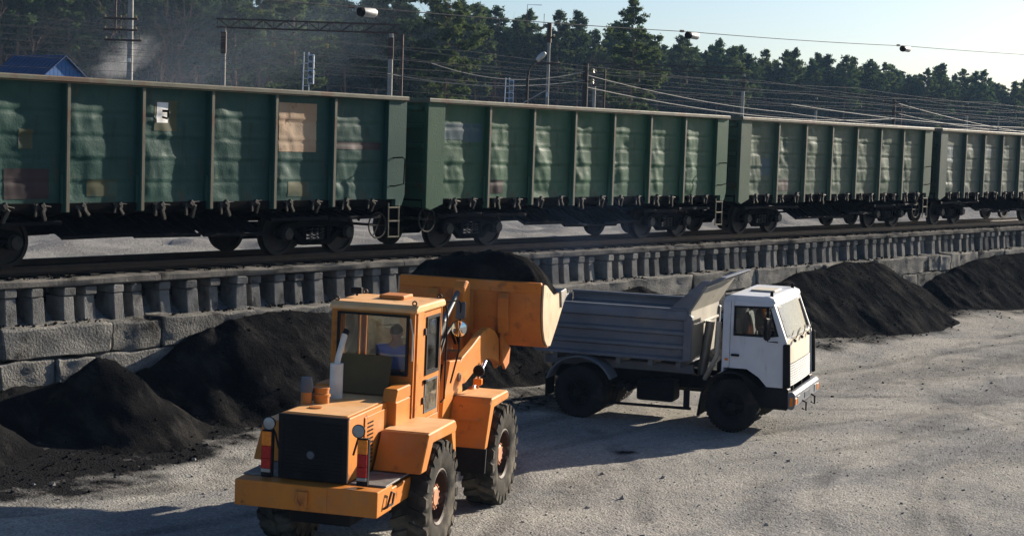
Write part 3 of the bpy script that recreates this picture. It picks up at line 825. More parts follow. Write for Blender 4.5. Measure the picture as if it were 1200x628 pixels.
LD = thing('wheel_loader', 'orange articulated wheel loader with raised bucket full of coal', 'wheel loader', (17.40, 16.16, 0), rot=(R(.6), 0, R(23.7)))
def P(mb, name, m, parent=LD, **kw): return mb.build(name, m, parent, **kw)

# rear counterweight
P(MB().bb(-2.10, -1.50, -.98, .98, .92, 1.26), 'counterweight', M['orange'], bevel=.015, seg=2)
P(MB().bb(-2.112, -2.09, -.30, .34, .925, 1.255), 'rear_plate', M['orange'], bevel=.004)
for s in (-1, 1):
    P(MB().bb(-1.498, -.62, s * .52, s * .975, .93, 1.20), 'side_box', M['orange'], bevel=.012)
    P(MB().bb(-1.80, -.62, s * .50, s * .99, 1.262, 1.285), 'deck_plate', M['deck'], bevel=.004)
mb = MB().box((-2.14, .03, 1.10), (.06, .16, .18)).tube([(-2.16, .09, 1.17), (-2.20, .09, 1.06), (-2.18, .04, 1.0), (-2.16, .0, 1.04)], .022, 8).tube([(-2.16, -.03, 1.18), (-2.17, -.03, 1.0)], .02, 6)
P(mb, 'tow_hitch', M['orange_worn'], bevel=.008)
P(MB().tube([(-1.86, -.985, 1.0), (-1.84, -1.03, 1.02), (-1.72, -1.04, 1.20), (-1.60, -1.04, 1.16), (-1.66, -1.04, 1.03), (-1.80, -1.0, 1.01)], .016, 6), 'grab_handle', M['rim'], smooth=True)
# step hanging at the right
mb = MB()
for x in (-.72, -.38): mb.tube([(x, -.99, 1.0), (x, -1.06, .55)], .022, 6)
mb.box((-.55, -1.04, .74), (.38, .16, .03)).box((-.55, -1.06, .55), (.38, .05, .03)).box((-.55, -1.0, .80), (.40, .20, .10))
P(mb, 'step', M['deck'], bevel=.005)
# bonnet, grille
prof = [(-1.82, 1.27), (-1.86, 2.07), (-1.80, 2.13), (.36, 2.13), (.36, 1.27)]
P(MB().prism(prof, -.47, .47), 'bonnet', M['orange'], bevel=.02, seg=2)
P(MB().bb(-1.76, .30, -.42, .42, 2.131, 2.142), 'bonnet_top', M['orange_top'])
gr = P(MB().ring([(-1.87, -.475, 1.28), (-1.905, -.475, 2.13), (-1.905, .475, 2.13), (-1.87, .475, 1.28)], [(-1.875, -.41, 1.34), (-1.905, -.41, 2.06), (-1.905, .41, 2.06), (-1.875, .41, 1.34)]), 'grille_frame', M['black'], solid=.05)
P(MB().quad((-1.868, -.42, 1.33), (-1.892, -.42, 2.07), (-1.892, .42, 2.07), (-1.868, .42, 1.33)), 'grille_mesh', M['black'], parent=gr)
for i in range(14):
    z = 1.38 + i * .05
    P(MB().box((-1.888 - (z - 1.33) * .03, 0, z), (.012, .80, .012)), 'grille_bar', M['rubber'], parent=gr)
P(MB().lathe([(0, 0), (.05, 0), (.055, .012), (0, .016)], (-1.915, .02, 1.62), 'x', 12), 'grille_badge', M['lead'], parent=gr)
dr = P(MB().bb(-1.25, -.35, -.487, -.468, 1.33, 2.05), 'bonnet_door', M['orange'], bevel=.006)
for i in range(11):
    for j in range(3):
        P(MB().box((-1.12 + j * .085, -.488, 1.42 + i * .054), (.055, .012, .022)), 'louvre', M['black'], parent=dr)
# raised cowl beside the recess in front of the cab
P(MB().prism([(-.35, 2.12), (-.25, 2.30), (.40, 2.30), (.40, 2.12)], -.60, -.40), 'cowl', M['orange'], bevel=.015)
P(MB().prism([(-.35, 2.12), (-.25, 2.30), (.40, 2.30), (.40, 2.12)], .40, .60), 'cowl', M['orange'], bevel=.015)
P(MB().bb(-.30, .40, -.60, .60, 1.30, 2.125), 'cab_base', M['orange'], bevel=.015)
P(MB().quad((.02, -.36, 2.16), (.34, -.32, 2.66), (.34, .52, 2.66), (.02, .44, 2.16)), 'engine_cover', M['panel_olive'], solid=.02)
# exhaust, air intake
ex = P(MB().tube([(-.42, .24, 2.13), (-.42, .24, 2.62)], .092, 18), 'muffler', M['cream'], smooth=True, angle=40)
P(MB().tube([(-.42, .24, 2.60), (-.40, .23, 2.70), (-.30, .18, 3.02)], .042, 12), 'exhaust_pipe', M['cream'], parent=ex, smooth=True)
P(MB().tube([(-.302, .181, 3.015), (-.27, .165, 3.075)], .046, 12), 'exhaust_tip', M['black'], parent=ex, smooth=True)
P(MB().lathe([(0, 0), (.10, 0), (.105, .02), (.105, .10), (.118, .105), (.118, .135), (.10, .145), (.10, .20), (.108, .205), (.108, .225), (0, .23)], (-.92, .26, 2.13), 'z', 20), 'filler_canister', M['orange_worn'], smooth=True, angle=35)
ai = P(MB().tube([(-1.08, .42, 2.13), (-1.08, .42, 2.30)], .075, 14), 'intake_stack', M['orange_worn'], smooth=True)
P(MB().lathe([(0, .17), (.08, .17), (.095, .24), (.07, .37), (.04, .375), (0, .375)], (-1.08, .42, 2.13), 'z', 18), 'intake_cap', M['lead'], parent=ai, smooth=True, angle=35)
P(MB().lathe([(0, 0), (.09, 0), (.09, .018), (0, .02)], (-1.35, .18, 2.14), 'z', 18), 'filler_lid', M['orange_worn'], smooth=True, angle=35)
# rear lamps on brackets
for s, y in ((1, .62), (-1, -.70)):
    lb = P(MB().bb(-1.93, -1.84, y - .075, y + .075, 1.28, 1.90), 'tail_lamp', M['black'], bevel=.012)
    for z0, z1, mm in ((1.70, 1.885, 'amber'), (1.535, 1.695, 'red'), (1.40, 1.53, 'red'), (1.35, 1.395, 'lens')):
        P(MB().bb(-1.955, -1.932, y - .065, y + .065, z0, z1), 'lamp_lens', M[mm], parent=lb, bevel=.005)
    wlp = P(MB().lathe([(0, .10), (.05, .10), (.085, .03), (.09, 0), (.08, -.006)], (-1.98, y * .93, 2.0), 'x', 18), 'work_lamp', M['black'], smooth=True)
    P(MB().lathe([(0, -.012), (.05, -.010), (.082, -.002), (.082, .004)], (-1.98, y * .93, 2.0), 'x', 18), 'lamp_glass', M['lens'], parent=wlp, smooth=True)
    P(MB().tube([(-1.92, y * .93, 1.98), (-1.86, y * .86, 1.86), (-1.85, y * .78, 1.66)], .014, 6), 'lamp_bracket', M['black'], parent=wlp)
# frames below
P(MB().bb(-1.49, 1.35, -.42, .42, .62, 1.26), 'rear_frame', M['black'], bevel=.02)
P(MB().bb(1.75, 3.95, -.45, .45, .62, 1.22), 'front_frame', M['orange_worn'], bevel=.02)
P(MB().lathe([(0, .55), (.14, .55), (.14, 1.35), (0, 1.35)], (1.6, 0, 0), 'z', 16), 'articulation_joint', M['black'], smooth=True, angle=35)
for x in (0, 3.5): P(MB().tube([(x, -.9, .80), (x, .9, .80)], [.13, .13], 12), 'axle', M['black'], smooth=True)
# wheels
def loader_tyre():
    w = .25
    prof = [(.40, -w * .86), (.44, -w * .95), (.60, -w * 1.04), (.70, -w * 1.0), (.755, -w * .86), (.765, -w * .4), (.765, w * .4), (.755, w * .86), (.70, w * 1.0), (.60, w * 1.04), (.44, w * .95), (.40, w * .86)]
    mb = MB().lathe(prof, n=44)
    nl = 22
    for i in range(nl):
        for s in (-1, 1):
            a0 = 2 * math.pi * (i + (.5 if s > 0 else 0)) / nl
            for (da, y0, y1, r0, r1, wd) in ((0, .015, .14, .74, .812, .055), (.07, .13, .235, .73, .80, .06), (.10, .215, .262, .655, .785, .062)):
                a = a0 + da
                n = len(mb.v)
                for (yy, rr) in ((y0, r0), (y1, r0), (y1, r1), (y0, r1)):
                    for dd in (-wd, wd):
                        aa = a + dd / .8 + (.04 if yy == y1 else -.02)
                        mb.v.append((rr * math.cos(aa), s * yy, rr * math.sin(aa)))
                mb.f += [tuple(n + q for q in f) for f in ((0, 2, 3, 1), (2, 4, 5, 3), (4, 6, 7, 5), (6, 0, 1, 7), (0, 6, 4, 2), (1, 3, 5, 7))]
    return mb.mesh('tyre', M['tyre'], smooth=True, angle=30)
def loader_rim():
    prof = [(.05, -.10), (.19, -.10), (.215, -.06), (.22, .0), (.30, .03), (.345, -.05), (.35, -.20), (.385, -.225), (.415, -.215), (.405, -.19), (.39, .2), (.05, .2)]
    return MB().lathe(prof, n=32, closed=True).mesh('wheel', M['rim'], smooth=True, angle=35)
def loader_hub():
    mb = MB().lathe([(0, -.17), (.12, -.17), (.14, -.155), (.17, -.13), (.19, -.105), (.0, -.10)], n=24)
    for i in range(12):
        a = i * math.pi / 6
        mb.lathe([(0, -.165), (.016, -.165), (.016, -.12), (0, -.12)], (.165 * math.cos(a), 0, .165 * math.sin(a)), 'y', 6)
    return mb.mesh('hub', M['hub'], smooth=True, angle=35)
tm, rm, hm = loader_tyre(), loader_rim(), loader_hub()
for x in (0, 3.5):
    for s in (-1, 1):
        wo = link('wheel', rm, LD, (x, s * .97, .805), (0, random.uniform(0, 1), 0 if s < 0 else math.pi))
        link('tyre', tm, wo); link('hub', hm, wo)
# fenders
def shell_prism(poly, y0, y1, t=.03):
    """open-bottomed box from a side outline given as an arch (polyline)"""
    mb = MB()
    for (a, b) in zip(poly, poly[1:]):
        d = Vector((b[0] - a[0], b[1] - a[1])); d.normalize(); nrm = Vector((-d.y, d.x)) * t
        q = [(a[0], a[1]), (b[0], b[1]), (b[0] - nrm.x, b[1] - nrm.y), (a[0] - nrm.x, a[1] - nrm.y)]
        mb.prism(q, y0, y1)
    return mb
for s in (-1, 1):
    f = P(MB().prism([(-.98, 1.30), (-.66, 1.79), (.62, 1.79), (.70, 1.70), (.66, 1.62), (-.45, 1.64), (-.72, 1.30)], s * .52, s * 1.20), 'rear_fender', M['orange'], bevel=.015)
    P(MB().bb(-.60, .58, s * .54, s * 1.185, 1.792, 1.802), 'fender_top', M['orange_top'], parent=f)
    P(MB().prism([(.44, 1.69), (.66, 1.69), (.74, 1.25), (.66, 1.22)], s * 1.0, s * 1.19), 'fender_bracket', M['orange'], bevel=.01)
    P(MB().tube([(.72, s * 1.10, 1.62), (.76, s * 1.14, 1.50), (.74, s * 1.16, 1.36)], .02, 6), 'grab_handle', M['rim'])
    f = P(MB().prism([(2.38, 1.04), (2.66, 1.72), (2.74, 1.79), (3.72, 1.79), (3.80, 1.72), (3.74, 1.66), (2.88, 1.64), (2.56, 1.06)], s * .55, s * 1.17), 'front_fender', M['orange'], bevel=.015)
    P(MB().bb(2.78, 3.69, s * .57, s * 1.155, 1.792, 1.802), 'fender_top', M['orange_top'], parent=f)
    P(MB().tube([(2.50, s * .72, 1.46), (2.44, s * .74, 1.48), (2.45, s * 1.02, 1.50), (2.52, s * 1.04, 1.50)], .018, 6), 'grab_handle', M['orange_worn'], parent=f)
    P(MB().prism([(2.38, 1.07), (2.34, .70), (2.38, .70), (2.43, 1.07)], s * .58, s * 1.20), 'mud_flap', M['rubber'], parent=f)
# cab
CX0, CX1, CW, CZ0, CZ1 = .40, 1.68, .62, 1.30, 3.32
def rect(x, y0, y1, z0, z1): return [(x, y0, z0), (x, y1, z0), (x, y1, z1), (x, y0, z1)]
def framed(name, outer, inner, th, m=M['orange']): return P(MB().ring(outer, inner), name, m, solid=th)
framed('rear_wall', rect(CX0, -CW, CW, CZ0, CZ1), rect(CX0, -.53, .50, 2.42, 3.25), .04)
rw = P(MB().bb(CX0 + .01, CX0 + .018, -.55, .52, 2.40, 3.27), 'rear_window', M['glass'])
P(MB().ring(rect(CX0 - .05, -.545, .515, 2.405, 3.265), rect(CX0 - .05, -.515, .485, 2.435, 3.235)), 'window_seal', M['rubber'], parent=rw, solid=.06)
framed('front_wall', rect(CX1, -CW, CW, CZ0, CZ1), rect(CX1, -.54, .54, 2.15, 3.25), .04)
P(MB().bb(CX1 - .02, CX1 - .012, -.55, .55, 2.14, 3.26), 'windscreen', M['dirty_glass'])
def srect(y, x0, x1, z0, z1): return [(x0, y, z0), (x1, y, z0), (x1, y, z1), (x0, y, z1)]
for s in (-1, 1):
    y = s * CW
    P(MB().bb(CX0 + .042, .74, y - .02, y + .02, CZ0, CZ1), 'rear_pillar', M['orange'], bevel=.006)
    P(MB().bb(1.60, CX1 - .045, y - .02, y + .02, CZ0, CZ1), 'front_pillar', M['orange'], bevel=.006)
    P(MB().bb(.742, 1.598, y - .02, y + .02, CZ0, 1.72), 'cab_sill', M['orange'], bevel=.006)
    d = P(MB().ring(srect(y + s * .012, .75, 1.59, 1.73, 3.27), srect(y + s * .012, .87, 1.50, 2.36, 3.20)), 'door', M['orange'], solid=.035)
    P(MB().bb(.86, 1.51, y - .004, y + .004, 2.35, 3.21), 'door_window', M['glass'], parent=d)
    P(MB().ring(srect(y + s * .035, .865, 1.505, 2.355, 3.205), srect(y + s * .035, .905, 1.465, 2.40, 3.165)), 'window_seal', M['rubber'], parent=d, solid=.04)
    P(MB().ring(srect(y + s * .024, .88, 1.50, 1.80, 2.28), srect(y + s * .024, .91, 1.47, 1.83, 2.25)), 'window_seal', M['lead'], parent=d, solid=.015)
    P(MB().bb(.90, 1.48, y + s * .017, y + s * .021, 1.82, 2.26), 'lower_window', M['dirty_glass'], parent=d)
    P(MB().bb(.80, .90, y + s * .02, y + s * .06, 2.24, 2.30), 'door_handle', M['black'], parent=d, bevel=.008)
    for hz_ in (3.0, 2.0): P(MB().box((.765, y + s * .03, hz_), (.05, .04, .10)), 'hinge', M['rim'], parent=d, bevel=.006)
    P(MB().tube([(1.70, y + s * .05, 3.30), (1.76, y + s * .06, 3.2), (1.76, y + s * .06, 1.9), (1.66, y + s * .04, 1.86)], .014, 6), 'grab_rail', M['black'], smooth=True)
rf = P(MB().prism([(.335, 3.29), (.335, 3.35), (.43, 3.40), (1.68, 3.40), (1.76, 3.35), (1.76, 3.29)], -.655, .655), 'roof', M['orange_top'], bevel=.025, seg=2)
P(MB().bb(1.05, 1.50, -.22, .16, 3.40, 3.46), 'roof_hatch', M['orange_worn'], parent=rf, bevel=.015)
for (x, y) in ((.44, -.58), (.44, .58), (1.66, -.58), (1.66, .58)):
    P(MB().tube([(x, y + .03 * math.cos(a), 3.43 + .03 * math.sin(a)) for a in [i * math.pi / 6 for i in range(13)]], .012, 6, caps=False), 'lifting_eye', M['rim'], parent=rf, smooth=True)
P(MB().box((1.05, .50, 3.50), (.10, .16, .09)).tube([(1.05, .50, 3.42), (1.05, .50, 3.47)], .02, 6), 'roof_lamp', M['black'], parent=rf, bevel=.015)
P(MB().tube([(.36, -.55, 3.22), (.345, -.60, 3.0), (.345, -.60, 2.62)], .012, 6), 'wiper_arm', M['cream'])
# seat, wheel, floor inside
P(MB().bb(.44, 1.64, -.58, .58, 1.70, 1.74), 'cab_floor', M['interior'])
st = P(MB().bb(.72, 1.16, -.42, .06, 2.05, 2.17), 'seat', M['seat'], bevel=.04, seg=2)
P(MB().prism([(.70, 2.14), (.64, 2.42), (.72, 2.45), (.80, 2.18)], -.42, .06), 'seat_back', M['seat'], parent=st, bevel=.03)
P(MB().bb(.85, 1.03, -.26, -.10, 1.74, 2.05), 'seat_base', M['interior'], parent=st)
sw = P(MB().tube([(1.36 + .07 * math.cos(a), -.18 + .19 * math.sin(a), 2.48 - .13 * math.cos(a)) for a in [i * math.pi / 10 for i in range(21)]], .014, 6, caps=False), 'steering_wheel', M['black'], smooth=True)
P(MB().tube([(1.36, -.18, 2.48), (1.52, -.18, 1.76)], .03, 8), 'steering_column', M['interior'], parent=sw)
P(MB().bb(1.46, 1.63, -.5, .5, 1.74, 2.2), 'dashboard', M['interior'], bevel=.02)
# lift arms, tower, cylinders
for s in (-1, 1):
    y = s * .50
    P(MB().prism([(2.10, 1.20), (2.16, 1.75), (2.45, 2.37), (3.05, 2.32), (3.22, 1.85), (3.25, 1.20)], y - .05, y + .05), 'tower_plate', M['orange'], bevel=.012)
    mb = MB().prism([(2.82, 2.02), (2.86, 2.16), (3.2, 2.34), (3.75, 2.46), (4.35, 2.62), (4.75, 2.66), (5.15, 2.56), (5.55, 2.34), (5.95, 2.06), (5.90, 1.92), (5.72, 1.90), (5.2, 2.06), (4.75, 2.14), (4.1, 2.06), (3.4, 1.90), (2.95, 1.92)], y - .065 - s * .02, y + .065 - s * .02)
    la = P(mb, 'lift_arm', M['orange'], bevel=.015)
    P(MB().lathe([(0, -.09), (.075, -.09), (.075, .09), (0, .09)], (5.82, y - s * .02, 1.98), 'y', 16), 'arm_pin', M['steel'], parent=la, smooth=True, angle=35)
    P(MB().lathe([(0, -.1), (.07, -.1), (.07, .1), (0, .1)], (2.95, y - s * .02, 2.06), 'y', 16), 'arm_pin', M['steel'], parent=la, smooth=True, angle=35)
    cy = P(MB().tube([(2.62, s * .62, 1.30), (3.55, s * .62, 1.78)], .07, 14), 'lift_cylinder', M['orange_worn'], smooth=True, angle=35)
    P(MB().tube([(3.55, s * .62, 1.78), (4.28, s * .62, 2.15)], .035, 12), 'cylinder_rod', M['chrome'], parent=cy, smooth=True)
    fl_ = P(MB().lathe([(0, .10), (.06, .09), (.095, .0), (.09, -.03), (0, -.035)], (3.25, s * .80, 2.14), 'x', 16), 'head_lamp', M['black'], smooth=True)
    P(MB().box((3.22, s * .80, 1.97), (.10, .13, .10)), 'indicator', M['amber'], parent=fl_, bevel=.012)
    P(MB().tube([(3.25, s * .80, 2.1), (3.22, s * .80, 1.86)], .018, 6), 'lamp_post', M['orange_worn'], parent=fl_)
P(MB().bb(3.9, 4.12, -.43, .43, 2.10, 2.34), 'cross_tube', M['orange_worn'], bevel=.05, seg=2)
P(MB().bb(2.30, 2.44, -.45, .45, 1.25, 2.05), 'tower_web', M['orange_worn'], bevel=.012)
lv = P(MB().prism([(4.66, 2.25), (4.54, 2.70), (4.56, 3.30), (4.68, 3.42), (4.90, 3.38), (4.95, 2.85), (5.02, 2.40), (4.92, 2.15)], -.14, .06), 'bell_crank', M['orange'], bevel=.02)
tc_ = P(MB().tube([(2.55, -.02, 2.05), (3.75, -.02, 2.78)], .085, 14), 'tilt_cylinder', M['rubber'], smooth=True, angle=35)
P(MB().tube([(3.75, -.02, 2.78), (4.70, -.02, 3.28)], .045, 12), 'cylinder_rod', M['lead'], parent=tc_, smooth=True)
P(MB().prism([(4.86, 2.28), (5.50, 2.46), (5.52, 2.36), (4.88, 2.16)], -.06, .02), 'bucket_link', M['orange_worn'], bevel=.012)
for k, (y, dz) in enumerate(((-.22, 0), (-.28, .08), (.2, .05))):
    P(MB().tube([(2.4, y, 2.0), (2.9, y - .05, 2.62 + dz), (3.5, y, 2.75 + dz), (4.0, y + .04, 2.45)], .022, 8), 'hydraulic_hose', M['rubber'], smooth=True)
# round mirror on a stalk at the right front of the cab, flat one above
mr_ = P(MB().lathe([(0, .03), (.09, .028), (.13, 0), (.125, -.012)], (2.02, -.80, 2.93), 'x', 20), 'round_mirror', M['black'], smooth=True)
P(MB().lathe([(0, -.03), (.06, -.025), (.12, -.012)], (2.02, -.80, 2.93), 'x', 20), 'mirror_glass', M['mirror'], parent=mr_, smooth=True)
P(MB().box((2.06, -.80, 3.20), (.03, .15, .26), (0, .2, .2)), 'flat_mirror', M['lead'], parent=mr_, bevel=.012)
P(MB().tube([(1.78, -.66, 3.34), (2.0, -.78, 3.36), (2.05, -.80, 3.30), (2.05, -.80, 2.60), (2.0, -.70, 2.10)], .014, 6), 'mirror_stalk', M['black'], parent=mr_, smooth=True)
# bucket
bk_prof = [(5.42, 3.36), (5.40, 3.10), (5.42, 2.82), (5.50, 2.58), (5.64, 2.40), (5.84, 2.28), (6.08, 2.26), (6.55, 2.58), (7.05, 2.96)]
bk = MB()
for (a, b) in zip(bk_prof, bk_prof[1:]): bk.quad((a[0], -1.25, a[1]), (b[0], -1.25, b[1]), (b[0], 1.25, b[1]), (a[0], 1.25, a[1]))
BK = P(bk, 'bucket', M['orange_worn'], solid=-.03, weld=True, smooth=True, angle=30)
P(MB().bb(5.36, 5.47, -1.25, 1.25, 3.20, 3.39), 'bucket_lip', M['orange'], parent=BK, bevel=.015)
for s in (-1, 1):
    poly = bk_prof + [(7.06, 3.06), (6.75, 3.14), (6.2, 3.12), (5.6, 3.34)]
    P(MB().prism(poly, s * 1.262, s * 1.292), 'bucket_side', M['bucketside'], parent=BK)
    P(MB().prism([(6.72, 2.86), (7.10, 3.06), (7.02, 3.18), (6.62, 3.16)], s * 1.295, s * 1.325), 'wear_plate', M['steel'], parent=BK, bevel=.006)
for y in (-.62, 0.0, .62):
    P(MB().prism([(5.33, 3.19), (5.26, 3.10), (5.28, 2.78), (5.38, 2.50), (5.54, 2.54), (5.46, 2.84), (5.44, 3.19)], y - .09, y + .09), 'bucket_rib', M['orange_worn'], parent=BK, bevel=.01)
for y in (-.58, -.42, .42, .58):
    P(MB().prism([(5.46, 2.62), (5.60, 2.36), (6.0, 2.20), (5.95, 1.92), (5.72, 1.84), (5.50, 2.0), (5.40, 2.40)], y - .025, y + .025), 'bucket_ear', M['orange_worn'], parent=BK, bevel=.008)
P(MB().prism([(6.98, 2.90), (7.28, 3.12), (7.26, 3.15), (6.96, 2.96)], -1.25, 1.25), 'cutting_edge', M['steel'], parent=BK)
# heap of coal in the bucket: a thing of its own
def heap(u, v):
    y = -1.22 + 2.44 * v; x = 5.47 + 1.6 * u
    e = 1 - abs(2 * v - 1) ** 5
    base = 3.28 - .22 * u
    k = math.sin(math.pi * min(1, u * 1.0) ** .75) ** .6
    top = (.58 + .07 * math.sin(v * 5)) * k * (e ** .8)
    z = base + top + .12 * fbm(x * 2.2, y * 2.2, 4, 4) * (k * e) + .02 * noise.noise(Vector((x * 14, y * 14, 2))) * e
    if u in (0, 1) or v in (0, 1): z = 2.95 if u < .7 else 3.0
    return (x, y, z)
ch = MB().grid(heap, 46, 64).build('coal_load', M['coal'], None, LD.location, LD.rotation_euler, smooth=True, angle=70)
tag(ch, 'black coal heaped in the raised orange bucket', 'coal')
bpy.context.view_layer.update()

# ------------------------------------------------------------------ seated people
M['skin'] = mat('skin', (.42, .23, .15), (.38, .20, .13), 6, .6)
M['shirt'] = mat('blue_jersey', (.07, .15, .55), (.08, .17, .60), 6, .85)
M['stripe'] = mat('white_jersey_stripe', (.80, .82, .85), (.75, .77, .80), 6, .85)
M['trousers'] = mat('dark_trousers', (.02, .022, .03), (.03, .03, .038), 6, .9)
M['hair'] = mat('dark_hair', (.020, .014, .010), (.035, .024, .016), 20, .7)
M['dark_shirt'] = mat('dark_jacket', (.03, .028, .026), (.05, .045, .04), 6, .9)
def skinned(name, verts, edges, radii, m, parent, loc, rot, root=0, sub=2):
    me = bpy.data.meshes.new(name); me.from_pydata(verts, edges, []); me.update()
    o = link(name, me, parent, loc, rot)
    md = o.modifiers.new('Skin', 'SKIN'); md.use_smooth_shade = True
    for i, r_ in enumerate(radii):
        me.skin_vertices[0].data[i].radius = (r_, r_) if not isinstance(r_, tuple) else r_
        me.skin_vertices[0].data[i].use_root = (i == root)
    s_ = o.modifiers.new('Sub', 'SUBSURF'); s_.levels = sub; s_.render_levels = sub
    me.materials.append(m)
    return o
def seated(label, loc, rz, shirt, stripe=None, turn=0.0):
    """pelvis at the origin, facing +x"""
    V, E, Rr = [], [], []
    def v(p, r_, par=None):
        V.append(p); Rr.append(r_)
        if par is not None: E.append((par, len(V) - 1))
        return len(V) - 1
    pel = v((0, 0, .02), (.15, .12)); sp = v((-.03, 0, .22), (.14, .105), pel); ch_ = v((-.01, 0, .42), (.16, .11), sp)
    nk = v((.01, 0, .56), .068, ch_); hd0 = v((.03, 0, .62), (.072, .08), nk); hd = v((.035, 0, .71), (.086, .10), hd0); hd2 = v((.03, 0, .79), (.062, .077), hd)
    v((.13, 0, .68), .016, hd0)                       # nose
    for s in (-1, 1):
        v((.03, s * .093, .70), .016, hd)             # ear
        sh = v((0, s * .20, .47), .062, ch_); el = v((.14, s * .26, .26), .046, sh); wr = v((.38, s * .17, .30), .032, el); pm = v((.45, s * .15, .31), (.036, .02), wr)
        v((.445, s * .10, .345), .011, pm)            # thumb leaves the side of the palm
        for k in range(4):
            f1 = v((.50, s * (.185 - .022 * k), .315), .0095, pm); v((.515, s * (.185 - .022 * k), .285 - .004 * abs(k - 1.5)), .0085, f1)
        hp = v((.08, s * .10, 0), .088, pel); kn = v((.46, s * .14, .02), .064, hp); an = v((.52, s * .14, -.36), .045, kn); v((.66, s * .15, -.40), .036, an)
    p = skinned('person', V, E, Rr, M['skin'], None, loc, (0, 0, rz))
    tag(p, label, 'person')
    V2 = [V[i] for i in (pel, sp, ch_)]; E2 = [(0, 1), (1, 2)]; R2 = [(.175, .15), (.17, .135), (.20, .15)]
    V2.append((.005, 0, .525)); R2.append(.098); E2.append((2, 3))
    for s in (-1, 1):
        V2 += [(0, s * .20, .47), (.12, s * .255, .285)]; R2 += [.096, .07]; E2 += [(2, len(V2) - 2), (len(V2) - 2, len(V2) - 1)]
    skinned('jersey', V2, E2, R2, M[shirt], p, (0, 0, 0), (0, 0, 0))
    V3 = [(0, 0, .02)]; E3 = []; R3 = [(.16, .13)]
    for s in (-1, 1):
        V3 += [(.08, s * .10, 0), (.46, s * .14, .02), (.52, s * .14, -.33)]; R3 += [.10, .078, .06]; n = len(V3); E3 += [(0, n - 3), (n - 3, n - 2), (n - 2, n - 1)]
    skinned('trousers', V3, E3, R3, M['trousers'], p, (0, 0, 0), (0, 0, 0))
    hr = MB()
    def hf(u, w):
        a = 2 * math.pi * u; b = w * 1.75
        front = .5 + .5 * math.cos(a)
        b *= 1 - .38 * front
        return (.022 + .112 * math.sin(b) * math.cos(a), .098 * math.sin(b) * math.sin(a), .725 + .125 * math.cos(b))
    hr.grid(hf, 24, 10).build('hair', M['hair'], p, smooth=True, weld=True)
    for s in (-1, 1):
        MB().lathe([(0, -.012), (.010, -.006), (.012, 0), (.010, .006), (0, .012)], (.118, s * .032, .715), 'y', 8).build('eye', M['black'], p, smooth=True)
    MB().box((.122, 0, .648), (.014, .05, .012)).build('mouth', M['red'], p, bevel=.004)
    if stripe:
        V4 = [(-.012, -.165, .395), (-.015, 0, .40), (-.012, .165, .395)]
        MB().grid(lambda u, w: (-.03 - .145 * math.cos((u - .5) * 2.5), .22 * math.sin((u - .5) * 2.5), .395 + .03 * w), 16, 1).build('jersey_stripe', M[stripe], p, solid=.012, smooth=True)
    return p
LDM = LD.matrix_world
pl = LDM @ Vector((.90, -.18, 2.22))
seated('loader operator in blue jersey with white stripe, seated in the orange cab', pl, R(23.7), 'shirt', 'stripe')
# ------------------------------------------------------------------ dump truck
M['cabwhite'] = mat('white_cab_paint', (.64, .65, .67), (.56, .57, .59), 1.6, .42, 0, .05, 20, [((.40, .36, .30), 1.6, .52, .76, (1, 1, .5), .55), ((.22, .19, .16), 4, .60, .74, (1.5, 1.5, .3), .45), (RUST, 6, .70, .76, None, .5)])
M['cabfront'] = mat('tan_cab_front', (.60, .54, .43), (.52, .46, .36), 2, .6, 0, .08, 20, [((.36, .29, .2), 3, .58, .74, None, .5)])  # tan tone for front panel, roof hatch and intake duct
M['bedgrey'] = mat('grey_bed_paint', (.175, .188, .215), (.135, .145, .168), 1.4, .45, .1, .15, 16, [((.27, .25, .22), 1.6, .55, .72, (.6, 1, 1), .6), (RUST, 3, .64, .74, None, .6), ((.06, .06, .065), 2, .6, .75, (.5, 1, 2), .5)])
M['bedlight'] = mat('sunlit_bed_paint', (.42, .40, .35), (.34, .32, .28), 2, .5, .1, .1, 16, [(RUST, 3.5, .60, .74, None, .5)])  # bed paint lightened to cream, painting sunlight onto the headboard
M['bedin'] = mat('scraped_bed_floor', (.075, .058, .048), (.05, .042, .038), 2, .6, .2, .2, 20, [(RUST, 2, .5, .66)])
M['windscreen'] = glassmat('sky_tinted_windscreen', (.62, .70, .72), .03, (.75, .85, .92), 1.15)  # thin dust film tinted bluish white to paint in the sky's reflection
TR = thing('dump_truck', 'white cab dump truck with grey ribbed bed facing right', 'truck', (31.02, 17.84, .0), rot=(R(1.0), 0, R(-73.1)))
def T(mb, name, m, parent=TR, **kw): return mb.build(name, m, parent, **kw)
CW2 = 1.25
side_out = [(-.06, 1.33), (-.06, 2.70), (.80, 2.70), (1.10, 1.92), (1.14, 1.0), (.72, 1.0), (.55, 1.18), (.30, 1.33)]
side_in = [(.0, 1.99), (.0, 2.60), (.74, 2.62), (.93, 2.03), (.70, 1.99), (.50, 1.99), (.35, 1.99), (.15, 1.99)]
